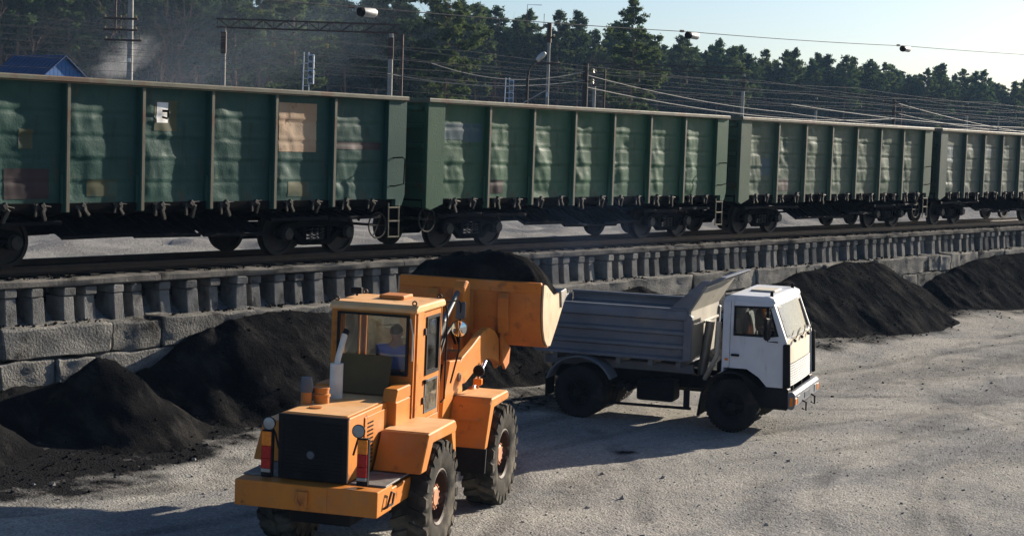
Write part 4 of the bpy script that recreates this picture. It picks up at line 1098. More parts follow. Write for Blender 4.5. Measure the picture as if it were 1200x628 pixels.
for s in (-1, 1):
    y = s * CW2
    d = T(MB().ring([(a, y, b) for a, b in side_out], [(a, y, b) for a, b in side_in]), 'door', M['cabwhite'], solid=.04)
    T(MB().prism(side_in[:4], y - s * .022, y - s * .016), 'door_window', M['glass'], parent=d)
    T(MB().ring([(a, y + s * .006, b) for a, b in side_in[:4]], [(.04, y + s * .006, 2.03), (.04, y + s * .006, 2.56), (.72, y + s * .006, 2.58), (.87, y + s * .006, 2.06)]), 'window_seal', M['rubber'], parent=d, solid=.02)
    T(MB().bb(.66, .70, y - s * .02, y + s * .012, 2.02, 2.60), 'quarter_bar', M['rubber'], parent=d)
    T(MB().box((.06, y + s * .035, 1.60), (.17, .05, .045)), 'door_handle', M['black'], parent=d, bevel=.012)
    T(MB().box((-.12, y + s * .03, 1.50), (.07, .03, .05)), 'side_marker', M['amber'], parent=d, bevel=.01)
    T(MB().prism([(-.22, 1.33), (-.22, 2.66), (-.07, 2.70), (-.07, 1.33)], y - s * .04, y + s * .002), 'rear_quarter', M['cabwhite'], bevel=.006)
    # black air deflector strip at the front corner
    T(MB().prism([(1.03, 1.88), (1.17, 1.90), (1.21, 1.02), (1.06, .98)], y - s * .01, y + s * .055), 'corner_deflector', M['black'], bevel=.015)
    # wheel arch
    arch = [(.66 * math.cos(a), .55 + .72 * math.sin(a)) for a in [math.pi * (.02 + .96 * i / 12) for i in range(13)]]
    arch2 = [(p[0] * .93, .55 + (p[1] - .55) * .93) for p in arch]
    T(MB().prism([(.70, .80)] + arch + [(-.70, .30), (-.64, .30)] + arch2[::-1], y - s * .62, y + s * .04), 'front_fender', M['black'], bevel=.01)
    T(MB().bb(.62, 1.16, y - s * .30, y - s * .01, .55, .99), 'cab_step', M['black'], bevel=.03)
    # mirror
    mo = T(MB().tube([(.78, y + s * .01, 2.62), (.76, y + s * .22, 2.60), (.76, y + s * .24, 1.95), (.92, y + s * .04, 1.92)], .014, 6), 'mirror_arm', M['black'], smooth=True)
    T(MB().box((.75, y + s * .24, 2.20), (.06, .22, .46), (0, 0, s * .25)), 'mirror_housing', M['black'], parent=mo, bevel=.03)
    T(MB().box((.715, y + s * .235, 2.20), (.006, .18, .40), (0, 0, s * .25)), 'mirror_glass', M['mirror'], parent=mo)
# cab shell
T(MB().bb(-.23, -.19, -1.21, 1.21, 1.20, 2.68), 'cab_back', M['cabwhite'])
rfp = [(-.22, 2.68), (-.20, 2.76), (-.10, 2.81), (.70, 2.81), (.80, 2.77), (.84, 2.69), (.80, 2.66), (-.2, 2.64)]
rt_ = T(MB().prism(rfp, -1.22, 1.22), 'roof', M['cabwhite'], bevel=.03, seg=2)
T(MB().bb(.10, .62, -.32, .32, 2.812, 2.85), 'roof_hatch', M['cabfront'], parent=rt_, bevel=.02)
for y in (-1.0, 1.0): T(MB().lathe([(0, 0), (.035, 0), (.03, .10), (0, .11)], (.70, y, 2.80), 'z', 10), 'marker_lamp', M['black'], parent=rt_, smooth=True)
def fpt(y, z):  # cab front surface: raked windscreen, nearly upright lower front
    x = (1.12 + .035 * (1.95 - z)) if z < 1.95 else 1.12 - .38 * (z - 1.95)
    return (x - .05 * (abs(y) / 1.2) ** 4, y, z)
def strip(z0, z1, y0=-1.2, y1=1.2, off=0.0, nu=12, nv=3): return MB().grid(lambda u, v: (lambda q: (q[0] + off, q[1], q[2]))(fpt(y0 + (y1 - y0) * u, z0 + (z1 - z0) * v)), nu, nv)
T(strip(1.46, 1.95), 'front_panel', M['cabfront'], solid=.03, smooth=True)
T(strip(.98, 1.45, off=-.03), 'grille_back', M['black'], solid=.02, smooth=True)
for i in range(9):
    z = 1.01 + i * .05
    T(strip(z, z + .032, -1.10, 1.10, off=.012, nv=1), 'grille_slat', M['white'], solid=.02, smooth=True)
fr_o = [fpt(-1.2, 1.95), fpt(1.2, 1.95), fpt(1.2, 2.69), fpt(-1.2, 2.69)]
fr_i = [fpt(-1.10, 2.0), fpt(1.10, 2.0), fpt(1.08, 2.62), fpt(-1.08, 2.62)]
T(MB().ring(fr_o, fr_i), 'windscreen_frame', M['cabwhite'], solid=.05)
ws = T(strip(1.98, 2.64, -1.12, 1.12, off=-.012), 'windscreen', M['windscreen'], smooth=True, recalc=False)
T(MB().ring([(p[0] + .01, p[1], p[2]) for p in fr_i], [(fpt(-1.07, 2.03)[0] + .01, -1.07, 2.03), (fpt(1.07, 2.03)[0] + .01, 1.07, 2.03), (fpt(1.05, 2.59)[0] + .01, 1.05, 2.59), (fpt(-1.05, 2.59)[0] + .01, -1.05, 2.59)]), 'windscreen_seal', M['rubber'], parent=ws, solid=.015)
for y in (-.75, -.05, .6):
    T(MB().tube([fpt(y, 1.92)[:1] + (y, 1.92), (1.17, y + .1, 1.97), (1.12, y + .5, 2.08)], .010, 5).box((1.16, y, 1.91), (.05, .06, .05)), 'wiper', M['black'])
T(MB().bb(-.185, -.17, -1.18, 1.18, 1.42, 2.62), 'cab_liner', M['interior'])
T(MB().bb(-.15, 1.0, -1.18, 1.18, 1.34, 1.40), 'cab_floor', M['interior'])
T(MB().bb(.86, 1.06, -1.15, 1.15, 1.55, 1.97), 'dashboard', M['interior'], bevel=.03)
for y in (-.62, .62):
    q = T(MB().bb(-.02, .46, y - .24, y + .24, 1.62, 1.76), 'seat', M['seat'], bevel=.04)
    T(MB().prism([(-.16, 1.72), (-.18, 2.28), (-.08, 2.30), (.02, 1.76)], y - .23, y + .23), 'seat_back', M['seat'], parent=q, bevel=.03)
T(MB().tube([(.70 + .05 * math.cos(a), .62 + .22 * math.sin(a), 1.98 - .10 * math.cos(a)) for a in [i * math.pi / 10 for i in range(21)]], .014, 6, caps=False), 'steering_wheel', M['black'], smooth=True)
# bumper, lamps, tow hook
bp_ = T(MB().prism([(1.16, .58), (1.14, .90), (1.24, .93), (1.30, .88), (1.30, .62), (1.24, .56)], -1.22, 1.22), 'bumper', M['bedgrey'], bevel=.015)
for y in (-1, 1):
    T(MB().bb(1.285, 1.315, y * 1.02, y * 1.20, .66, .80), 'indicator', M['amber'], parent=bp_, bevel=.01)
    T(MB().bb(1.285, 1.315, y * .74, y * .99, .66, .82), 'head_lamp', M['lens'], parent=bp_, bevel=.01)
    T(MB().bb(1.20, 1.26, y * 1.222, y * 1.235, .64, .82), 'corner_lamp', M['red' if y > 0 else 'amber'], parent=bp_)
    T(MB().tube([(1.30, y * .45, .66), (1.38, y * .45, .62), (1.38, y * .45, .46), (1.30, y * .45, .50)], .018, 6), 'tow_hook', M['black'], parent=bp_)
T(MB().bb(1.302, 1.312, -.26, .26, .68, .80), 'number_plate', M['lead'], parent=bp_)
# chassis and what hangs on it
T(MB().bb(-4.15, 1.10, -.46, -.38, .74, 1.0), 'frame_rail', M['black'])
T(MB().bb(-4.15, 1.10, .38, .46, .74, 1.0), 'frame_rail', M['black'])
for x in (-4.05, -2.4, -1.2, .8): T(MB().bb(x - .05, x + .05, -.38, .38, .76, .98), 'cross_member', M['black'])
for x, r_ in ((0, .09), (-3.28, .15)): T(MB().tube([(x, -.85, .55), (x, .85, .55)], r_, 12), 'axle', M['black'], smooth=True)
T(MB().tube([(-.4, 0, .72), (-3.2, 0, .58)], .05, 8), 'drive_shaft', M['black'])
T(MB().bb(-.55, .75, -.36, .36, .62, 1.33), 'engine_block', M['black'], bevel=.05)
T(MB().bb(-2.05, -1.25, -1.12, -.56, .48, .92), 'fuel_tank', M['black'], bevel=.08, seg=3)
T(MB().bb(-2.30, -1.0, .56, 1.10, .48, .95), 'battery_box', M['black'], bevel=.03)
for x in (-2.42, -2.22): T(MB().tube([(x, -.62, .72), (x, -1.06, .72)], .09, 12), 'air_tank', M['black'], smooth=True, angle=40)
T(MB().tube([(-2.62, -1.14, .38), (-.86, -1.14, .40)], .03, 6).tube([(-2.5, -1.12, .38), (-2.5, -.8, .8)], .02, 6).tube([(-1.0, -1.12, .40), (-1.0, -.8, .85)], .02, 6).box((-.96, -1.12, .58), (.12, .06, .40)), 'side_guard', M['black'])
T(MB().tube([(-.75, -.5, .95), (-.60, -.75, 1.15), (-.42, -.85, 1.5), (-.40, -.85, 2.2)], .05, 8), 'intake_duct', M['cabfront'], smooth=True)
T(MB().tube([(-.95, 0, .95), (-.80, 0, 2.1)], .10, 12), 'hoist_ram', M['steel'], smooth=True, angle=40)
sp_ = T(MB().lathe([(.28, -.13), (.40, -.14), (.52, -.13), (.545, -.08), (.545, .08), (.52, .13), (.40, .14), (.28, .13)], (0, 0, 0), 'x', 28), 'spare_wheel', M['tyre_dark'], smooth=True, angle=40)
sp_.location = (-.46, .75, 1.35)
# wheels
def truck_wheel_meshes():
    prof = [(.27, -.12), (.30, -.14), (.42, -.155), (.50, -.145), (.54, -.115), (.549, -.06), (.54, -.03), (.549, -.022), (.549, .022), (.54, .03), (.549, .06), (.54, .115), (.50, .145), (.42, .155), (.30, .14), (.27, .12)]
    mb = MB().lathe(prof, n=44)
    for i in range(44):
        a = 2 * math.pi * i / 44
        for s in (-1, 1): mb.box((.545 * math.cos(a), s * .095, .545 * math.sin(a)), (.022, .07, .045), (0, -a, 0))
    ty = mb.mesh('tyre', M['tyre_dark'], smooth=True, angle=35)
    rim = MB().lathe([(.245, -.145), (.285, -.15), (.285, .12), (.24, .12), (.235, -.05)], n=28, closed=True)
    for i in range(5):                                 # cast spider with five spokes
        a = 2 * math.pi * i / 5
        rim.tube([(.08 * math.cos(a), -.09, .08 * math.sin(a)), (.24 * math.cos(a), -.10, .24 * math.sin(a))], [.055, .04], 8)
    rim.lathe([(.0, -.045), (.24, -.045), (.24, .02), (.0, .02)], n=24)
    rim.lathe([(0, -.19), (.07, -.19), (.085, -.16), (.11, -.13), (.12, -.06), (.0, -.05)], n=20)
    rr = rim.mesh('wheel', M['black'], smooth=True, angle=35)
    return ty, rr
tt, trm = truck_wheel_meshes()
for s in (-1, 1):
    w_ = link('wheel', trm, TR, (0, s * 1.07, .552), (0, 0, 0 if s < 0 else math.pi), None); link('tyre', tt, w_)
    for yy in (1.07, .74):
        w_ = link('wheel', trm, TR, (-3.28, s * yy, .552), (0, .4, 0 if s < 0 else math.pi)); link('tyre', tt, w_)
    # rear mudguard: bent sheet
    pts = [(-3.28 + .70 * math.cos(a) * 1.08, .62 + .70 * math.sin(a)) for a in [math.pi * (.12 + .80 * i / 14) for i in range(15)]]
    pts2 = [(p[0] * .0 + -3.28 + (p[0] + 3.28) * .955, .62 + (p[1] - .62) * .955) for p in pts]
    T(MB().prism(pts + pts2[::-1], s * .72, s * 1.24), 'rear_mudguard', M['bedgrey'], bevel=.006)
    T(MB().bb(-4.02, -3.98, s * .76, s * 1.22, .42, .90), 'mud_flap', M['rubber'])
# tipper bed
BX0, BX1, BW, BZ0, BZ1 = -4.28, -1.0, 1.17, 1.38, 2.40
T(MB().bb(BX0, BX1, -1.02, 1.02, BZ0 + .01, BZ0 + .05), 'bed_floor', M['bedin'])
for x in (-3.9, -3.2, -2.5, -1.8, -1.2): T(MB().bb(x - .05, x + .05, -1.0, 1.0, 1.20, BZ0 + .008), 'bed_bearer', M['bedgrey'])
T(MB().bb(BX0, BX1, -.55, -.45, 1.03, 1.20).bb(BX0, BX1, .45, .55, 1.03, 1.20), 'subframe', M['bedgrey'])
ribs = [0, .02, .05, .09, .22, .25, .31, .345, .50, .53, .59, .625, .80, .83, .89, 1.0]
rdep = [.08, .08, .08, 0, 0, .085, .085, 0, 0, .085, .085, 0, 0, .095, .095, .06]
for s in (-1, 1):
    def side(u, v, s=s):
        k = int(round(v * (len(ribs) - 1)))
        z = BZ0 - .02 + (BZ1 - BZ0 + .02) * ribs[k]
        x = BX0 + (BX1 - BX0) * u
        lean = .06 * (1 - ribs[k])
        w = .008 * noise.noise(Vector((x * 1.2, z * 2, s)))
        return (x, s * (BW - lean + rdep[k] + w), z)
    sd_ = T(MB().grid(side, 24, len(ribs) - 1), 'bed_side', M['bedgrey'], solid=.03, smooth=True, angle=25)
    T(MB().bb(BX0, BX1, s * (BW - .05), s * (BW + .07), BZ1 + .002, BZ1 + .05), 'bed_rim', M['bedgrey'], parent=sd_, bevel=.012)
    T(MB().prism([(BX1 - .06, BZ0), (BX1 - .06, BZ1), (BX1 + .12, BZ1 - .1), (BX1 + .10, BZ0)], s * (BW - .06), s * (BW + .045)), 'bed_corner_post', M['bedgrey'], bevel=.012)
    T(MB().prism([(-1.36, 2.45), (-.98, 2.36), (-.66, 2.92), (-.52, 3.06), (-.70, 3.05)], s * (BW - .02), s * (BW + .02)), 'guard_gusset', M['bedgrey'])
T(MB().bb(BX0 - .05, BX0 - .01, -1.15, 1.15, BZ0, BZ1 - .02), 'tailgate', M['bedgrey'], bevel=.01)
hb_ = T(MB().prism([(BX1, BZ0), (BX1 + .04, BZ0), (-.92, 2.40), (-.60, 2.92), (-.64, 2.94), (-.98, 2.42)], -1.148, 1.148), 'headboard', M['bedlight'], bevel=.006)
T(MB().prism([(-.66, 2.96), (-.60, 2.925), (-.30, 3.08), (-.22, 3.14), (-.34, 3.14)], -1.148, 1.148), 'cab_guard', M['bedgrey'], parent=hb_, bevel=.006)
T(MB().tube([(-.76, -1.0, 2.75), (-.74, 1.0, 2.75)], .03, 6).tube([(-.90, -1.0, 2.1), (-.90, 1.0, 2.1)], .03, 6), 'headboard_rib', M['bedlight'], parent=hb_)
bpy.context.view_layer.update()
dv = TR.matrix_world @ Vector((.16, .62, 1.84))
seated('truck driver in a dark jacket behind the dump truck window', dv, R(-73.1), 'dark_shirt')
# ------------------------------------------------------------------ background
GZ = 2.95
def ray_pt(az_deg, dist): return Vector((math.cos(R(az_deg)) * dist, math.sin(R(az_deg)) * dist, 0))
M['bark'] = mat('pine_bark', (.22, .13, .08), (.14, .095, .07), 3, .9, 0, .4, 20, rand=.25, spec=0)
M['birchbark'] = mat('pale_bark', (.30, .28, .25), (.16, .14, .12), 3, .9, 0, .2, 20, rand=.2)
def leafmat(name, a, b):
    m, N, L, B = newmat(name)
    tc = N.new('ShaderNodeTexCoord'); oi = N.new('ShaderNodeObjectInfo')
    c = mixrgb(N, L, a, b, ramp(N, L, nz(N, L, tc.outputs['Object'], .8, 4), .35, .65))
    mr = N.new('ShaderNodeMapRange'); mr.inputs[3].default_value = .7; mr.inputs[4].default_value = 1.3
    L.new(oi.outputs['Random'], mr.inputs[0])
    hs = N.new('ShaderNodeHueSaturation'); L.new(mr.outputs[0], hs.inputs['Value']); L.new(c, hs.inputs['Color'])
    N.remove(B)
    df = N.new('ShaderNodeBsdfDiffuse'); tl = N.new('ShaderNodeBsdfTranslucent'); mx = N.new('ShaderNodeMixShader'); mx.inputs[0].default_value = .35
    for q in (df, tl): L.new(hs.outputs[0], q.inputs['Color'])
    L.new(df.outputs[0], mx.inputs[1]); L.new(tl.outputs[0], mx.inputs[2]); L.new(mx.outputs[0], N['Material Output'].inputs[0])
    return m
M['needles'] = leafmat('pine_needles', (.050, .078, .026), (.095, .120, .044))
M['needles2'] = leafmat('bluish_pine_needles', (.038, .068, .028), (.070, .105, .040))
M['twig'] = mat('bare_twigs', (.13, .095, .075), (.09, .07, .06), 2, .9, 0, 0, 10, rand=.2, spec=0)

def tuft(mb, c, r, n, rnd, flat=.55):
    for _ in range(n):
        d = Vector((rnd.gauss(0, 1), rnd.gauss(0, 1), rnd.gauss(0, 1) * flat))
        d = d / max(.3, d.length) * r * rnd.random() ** .5
        p = c + d
        a = Vector((rnd.uniform(-1, 1), rnd.uniform(-1, 1), rnd.uniform(-.4, .9))).normalized()
        b = a.cross(Vector((rnd.uniform(-1, 1), rnd.uniform(-1, 1), rnd.uniform(-1, 1)))).normalized()
        s = rnd.uniform(.18, .36); w = s * rnd.uniform(.28, .55)
        k = len(mb.v)
        mb.v += [tuple(p - a * s * .5 - b * w), tuple(p - a * s * .3 + b * w), tuple(p + a * s)]
        mb.f.append((k, k + 1, k + 2))
def pine_meshes(seed, h, base=.45, spread=1.0, dens=1.15, limbs=54):
    rnd = random.Random(seed)
    lean = (rnd.uniform(-.4, .4), rnd.uniform(-.4, .4))
    def tp(z): t = z / h; return Vector((lean[0] * t * t + .12 * math.sin(z * .4 + seed), lean[1] * t * t + .1 * math.cos(z * .5), z))
    tk = MB()
    tk.tube([tp(h * i / 10) for i in range(11)], [.24 * (1 - .92 * i / 10) * h / 18 for i in range(11)], 7)
    cr = MB()
    for i in range(limbs):
        f = (i + rnd.random()) / limbs
        z = h * (base + (1 - base) * f * .99)
        prof = (math.sin(math.pi * min(1, (1 - f) * .80 + .04)) ** .7) * (.35 + .65 * (1 - f) ** .6)
        ln = max(.35, spread * 2.9 * prof * rnd.uniform(.6, 1.25) * h / 18)
        a = i * 2.4 + rnd.uniform(-.6, .6)
        p0 = tp(z); rise = rnd.uniform(-.15, .5)
        q = [p0 + Vector((math.cos(a) * ln * t, math.sin(a) * ln * t, rise * ln * t * (t + .3))) for t in (0, .4, .75, 1)]
        tk.tube(q, [.06, .045, .03, .012], 4, caps=False)
        nt = max(2, int(ln * 2.2 * dens))
        for k in range(nt):
            t = .35 + .7 * (k + rnd.random()) / nt
            c = p0 + Vector((math.cos(a) * ln * t, math.sin(a) * ln * t, rise * ln * t * (t + .3))) + Vector((rnd.uniform(-.35, .35), rnd.uniform(-.35, .35), rnd.uniform(-.1, .25)))
            tuft(cr, c, rnd.uniform(.32, .62), int(30 * dens), rnd, .45)
    for k in range(5): tuft(cr, tp(h) + Vector((rnd.uniform(-.3, .3), rnd.uniform(-.3, .3), -.5 + k * .18)), .35, int(18 * dens), rnd, .9)
    # dead stubs on the bare stem
    for i in range(7):
        z = h * rnd.uniform(.2, base); a = rnd.uniform(0, 6.3)
        tk.tube([tp(z), tp(z) + Vector((math.cos(a) * .9, math.sin(a) * .9, -.1))], [.03, .01], 3, caps=False)
    return (tk.mesh('trunk', M['bark'], smooth=True, recalc=False), cr.mesh('crown', M['needles'] if seed % 2 else M['needles2'], recalc=False))
def bare_meshes(seed, h):
    rnd = random.Random(seed); tk = MB(); cr = MB()
    def grow(p, d, ln, r_, lev):
        q = p + d * ln
        mid = p + d * ln * .5 + Vector((rnd.uniform(-.08, .08), rnd.uniform(-.08, .08), 0)) * ln
        (tk if lev == 0 else cr).tube([p, mid, q], [r_, r_ * .8, r_ * .6], 5 if lev == 0 else 3, caps=False)
        if lev >= 5: return
        n = 3 if lev else 1
        for k in range(n):
            ax = Vector((rnd.gauss(0, 1), rnd.gauss(0, 1), rnd.gauss(0, .4))) * (.55 if lev else .12)
            grow(q if k == 0 else p + (q - p) * rnd.uniform(.35, .95), (d + ax + Vector((0, 0, .15))).normalized(), ln * rnd.uniform(.6, .85), r_ * .6, lev + 1)
        if lev == 0:
            for k in range(5):
                a = rnd.uniform(0, 6.3)
                grow(p + (q - p) * rnd.uniform(.45, 1), Vector((math.cos(a) * .7, math.sin(a) * .7, .8)).normalized(), ln * .4, r_ * .5, 2)
    grow(Vector((0, 0, 0)), Vector((rnd.uniform(-.06, .06), rnd.uniform(-.06, .06), 1)).normalized(), h * .45, .16, 0)
    return tk.mesh('trunk', M['birchbark'], smooth=True, recalc=False), cr.mesh('crown', M['twig'], recalc=False)
PV = [pine_meshes(11, 20, .38, 1.15), pine_meshes(12, 20, .50, 1.05), pine_meshes(13, 20, .34, 1.25), pine_meshes(14, 20, .46, 1.0), pine_meshes(15, 20, .42, 1.2), pine_meshes(16, 20, .52, .95)]
BIGP = [pine_meshes(21, 20, .30, 1.25, 1.25, 60), pine_meshes(22, 20, .25, 1.2, 1.25, 60)]
BV = [bare_meshes(31, 15), bare_meshes(32, 15), bare_meshes(33, 15)]
def tree(name, ms, x, y, s, label, group, rz):
    r_ = thing(name, label, 'tree', (x, y, GZ - .1), rz, group); r_.scale = (s, s, s)
    link('trunk', ms[0], r_); link('crown', ms[1], r_)
    return r_
rnd = random.Random(77)
# pines that stand out in front of the wood
tree('pine_tree', BIGP[0], 113, 114.5, 1.02, 'broad dark pine behind the left steel gantry beam', 'pines standing in front of the wood', 1)
tree('pine_tree', BIGP[1], 120, 108, 1.05, 'tall pine rising behind the right mast of the nearest gantry', 'pines standing in front of the wood', 2)
tree('pine_tree', BIGP[0], 126, 107, .93, 'pine at the edge of the open sky, right of the nearest gantry', 'pines standing in front of the wood', 4)
tree('pine_tree', BIGP[1], 110, 119, .80, 'lower bushy pine left of the broad pine under the gantry', 'pines standing in front of the wood', 3)
tree('pine_tree', BIGP[0], 158, 107, .93, 'tall pine with a high loose top standing above the tree line', 'pines standing in front of the wood', 5)
# the wood: edge line runs away to the right
A, B_ = Vector((92, 176)), Vector((372, 122))
dirv = (B_ - A); Ln = dirv.length; dirv /= Ln; nrm = Vector((-dirv.y, dirv.x))
n_tree = 0; FAR = []
for row in range(9):
    s = -6.0 + row * 1.7
    while s < Ln:
        f = s / Ln
        p = A + dirv * (s + rnd.uniform(-1.6, 1.6)) + nrm * (row * 5.0 + rnd.uniform(-2, 2))
        hh = (22.5 - 5.5 * sstep(.02, .95, f)) * rnd.uniform(.84, 1.10) + row * .12
        az = math.degrees(math.atan2(p.y, p.x))
        if 19.5 < az < 57:
            if row < 5 and n_tree < 285:
                tree('pine_tree', PV[rnd.randrange(6)], p.x, p.y, hh / 20, 'dark green pine in the crowded edge of the wood behind the railway', 'pines of the wood', rnd.uniform(0, 6.3)); n_tree += 1
            else: FAR.append((p.x, p.y, hh / 20, rnd.uniform(0, 6.3)))
        s += rnd.uniform(3.6, 6.2) * (1.0 if row < 5 else .8)
bl = ['grey bare birch at the edge of the wood', 'bare leafless tree standing against the dark pines']
for i, (x, y, s) in enumerate([(88, 132, 1.05), (92, 133, .9), (101, 128, .85), (108, 127, .8), (140, 118, .95), (148, 118, .85), (172, 118, .75), (166, 117, .7), (84, 128, 1.1), (97, 132, .8), (112, 130, .9), (118, 126, .85)]):
    r_ = tree('bare_tree', BV[i % 3], x, y, s, 'leafless grey tree standing against the dark pines', 'bare trees at the edge of the wood', i * 1.3)
# deeper wood as one mass
fm = MB()
for (x, y, s, rz) in FAR:
    lr = random.Random(int(x * 31 + y)); h = 20 * s
    fm.tube([(x, y, GZ), (x, y, GZ + h)], [.2, .04], 4, caps=False)
    for k in range(380):
        f = lr.random() ** .9; z = h * (.02 + .98 * f); rad = 2.6 * (1 - f) ** .6 + .25
        a = lr.uniform(0, 6.3); q = lr.random() ** .5 * rad
        p = Vector((x + math.cos(a) * q, y + math.sin(a) * q, GZ + z)); u = Vector((lr.gauss(0, 1), lr.gauss(0, 1), lr.gauss(0, 1))).normalized() * .8; w = u.cross(Vector((lr.gauss(0, 1), lr.gauss(0, 1), lr.gauss(0, 1)))).normalized() * .5
        n = len(fm.v); fm.v += [tuple(p - u), tuple(p + w), tuple(p + u), tuple(p - w)]; fm.f.append((n, n + 1, n + 2, n + 3))
tag(fm.build('distant_wood', M['needles2'], recalc=False), 'deep dark pine wood behind the first rows of trees', 'wood', kind='stuff')
um = MB()
for k in range(9000):
    s = rnd.uniform(-5, Ln); p = A + dirv * s + nrm * rnd.uniform(-9, 12)
    z = 5.0 * rnd.random() ** 1.6 * (.6 + .6 * fbm(s * .12, 2, 0, 2)); c = Vector((p.x, p.y, GZ + z))
    u = Vector((rnd.gauss(0, 1), rnd.gauss(0, 1), abs(rnd.gauss(0, 1)))).normalized() * .7; w = u.cross(Vector((rnd.gauss(0, 1), rnd.gauss(0, 1), rnd.gauss(0, 1)))).normalized() * .16
    n = len(um.v); um.v += [tuple(c - u), tuple(c + w), tuple(c + u), tuple(c - w)]; um.f.append((n, n + 1, n + 2, n + 3))
tag(um.build('undergrowth', M['twig'], recalc=False), 'brown brush along the foot of the wood', 'brush', kind='stuff')

# ------------------------------------------------------------------ blue house
M['blueroof'] = mat('blue_metal_roof', (.020, .045, .12), (.028, .06, .15), 2, .45, .2, .1, 20, [(RUST, 3, .66, .76, None, .4)])
M['bluewall'] = mat('blue_plank_wall', (.02, .12, .36), (.018, .10, .30), 3, .6, 0, .15, 25)
HS = thing('blue_house', 'small house with dark blue metal roof and bright blue gable', 'house', (69.3, 91.05, GZ), R(-87))
hz0, hz1 = 6.0, 7.2
MB().bb(-5.0, -.2, -1.45, 1.45, 0, hz0).build('wall', M['bluewall'], HS)
MB().prism([(-1.45, hz0), (1.45, hz0), (0, hz1 - .12)], -4.98, -.21, 'x').build('gable', M['bluewall'], HS)
for s in (-1, 1):
    ro = MB().quad((-5.2, 0, hz1), (.05, 0, hz1), (.05, s * 1.75, hz0 - .12), (-5.2, s * 1.75, hz0 - .12)).build('roof', M['blueroof'], HS, solid=.05)
    for i in range(13):
        x = -5.15 + i * .42
        MB().tube([(x, 0, hz1 + .03), (x, s * 1.75, hz0 - .09)], .02, 4).build('roof_seam', M['blueroof'], ro)
for i in range(9):
    y = -1.44 + i * .32
    MB().bb(-.198, -.176, y, y + .29, 0, hz0 + 1.08 * (1 - abs(y + .145) / 1.45) * .93).build('plank', M['bluewall'], HS)
wd_ = MB().ring(rect(-.165, -.45, .45, 4.9, 5.7), rect(-.165, -.36, .36, 5.0, 5.6)).build('window', M['bluewall'], HS, solid=.03)
MB().bb(-.174, -.170, -.40, .40, 4.95, 5.65).build('pane', M['glass'], wd_)

# ------------------------------------------------------------------ masts, gantries, poles, signals
M['mast'] = mat('mast_concrete', (.30, .29, .27), (.22, .215, .20), 4, .85, 0, .2, 20, rand=.15)
M['maststeel'] = mat('dark_mast_steel', (.045, .030, .026), (.07, .045, .035), 4, .7, .3, .2, 20)
M['pole'] = mat('timber_pole', (.055, .045, .038), (.035, .03, .026), 3, .9, 0, .3, 20)
M['wire'] = mat('wire', (.05, .05, .052), (.04, .04, .042), 2, .6, .0)
M['wire_bright'] = mat('bright_wire', (.30, .29, .27), (.25, .24, .22), 2, .5, .2)
M['insul'] = mat('insulator_glaze', (.30, .24, .10), (.22, .17, .08), 5, .25)
M['lampgrey'] = mat('lamp_aluminium', (.55, .54, .52), (.45, .44, .42), 4, .45, .3)
M['signal'] = mat('pale_signal_paint', (.45, .52, .62), (.36, .42, .52), 4, .5)
def gantry(label, p0, p1, z, depth=.55, bays=16):
    p0, p1 = Vector(p0), Vector(p1); d = p1 - p0; ln = d.length
    G = thing('catenary_gantry', label, 'gantry', (p0.x, p0.y, GZ), math.atan2(d.y, d.x), 'steel gantries over the tracks')
    zz = z - GZ
    for x in (0, ln):
        MB().tube([(x, 0, 0), (x, 0, zz)], [.19, .15], 10).build('mast', M['mast'], G, smooth=True)
        MB().box((x, 0, zz - 1.0), (.34, .34, 1.4)).build('mast_bracket', M['maststeel'], G)
    tb = MB()
    for y in (-.22, .22):
        for h in (0, depth): tb.tube([(-.5, y, zz + h), (ln + .5, y, zz + h)], .04, 4)
    n = bays
    for i in range(n):
        a, b = -.4 + (ln + .8) * i / n, -.4 + (ln + .8) * (i + 1) / n
        for y in (-.22, .22): tb.tube([(a, y, zz if i % 2 else zz + depth), (b, y, zz + depth if i % 2 else zz)], .022, 4)
        tb.tube([(a, -.22, zz), (a, -.22, zz + depth)], .02, 4)
    tb.build('truss_beam', M['maststeel'], G)
    for x in (ln * .3, ln * .62):
        o = MB().tube([(x, 0, zz), (x, 0, zz - .9)], .02, 5).build('hanger', M['maststeel'], G)
        MB().lathe([(0, 0), (.10, .02), (.04, .08), (.10, .12), (.04, .18), (.10, .22), (0, .3)], (x, 0, zz - 1.15), 'z', 8).build('insulator', M['insul'], o, smooth=True)
    return G
gantry('nearest steel truss gantry, on concrete masts left of centre', (77.0, 84.6, 0), (83.85, 76.0, 0), 12.4)
gantry('steel truss gantry in the middle, behind the second wagon', (135.6, 96.2, 0), (144.3, 84.7, 0), 12.75, .5)
gantry('small far steel truss gantry on the right', (193.7, 103.0, 0), (205.6, 88.0, 0), 12.2, .5)
MB_ = thing('lattice_mast', 'slim steel mast beside the right leg of the nearest gantry', 'mast', (84.5, 75.6, GZ))
MB().tube([(0, 0, 0), (0, 0, 9.4)], [.13, .10], 8).build('pole', M['maststeel'], MB_, smooth=True)
MB().tube([(0, 0, 8.6), (.9, -.6, 8.9)], .03, 5).build('bracket', M['maststeel'], MB_)
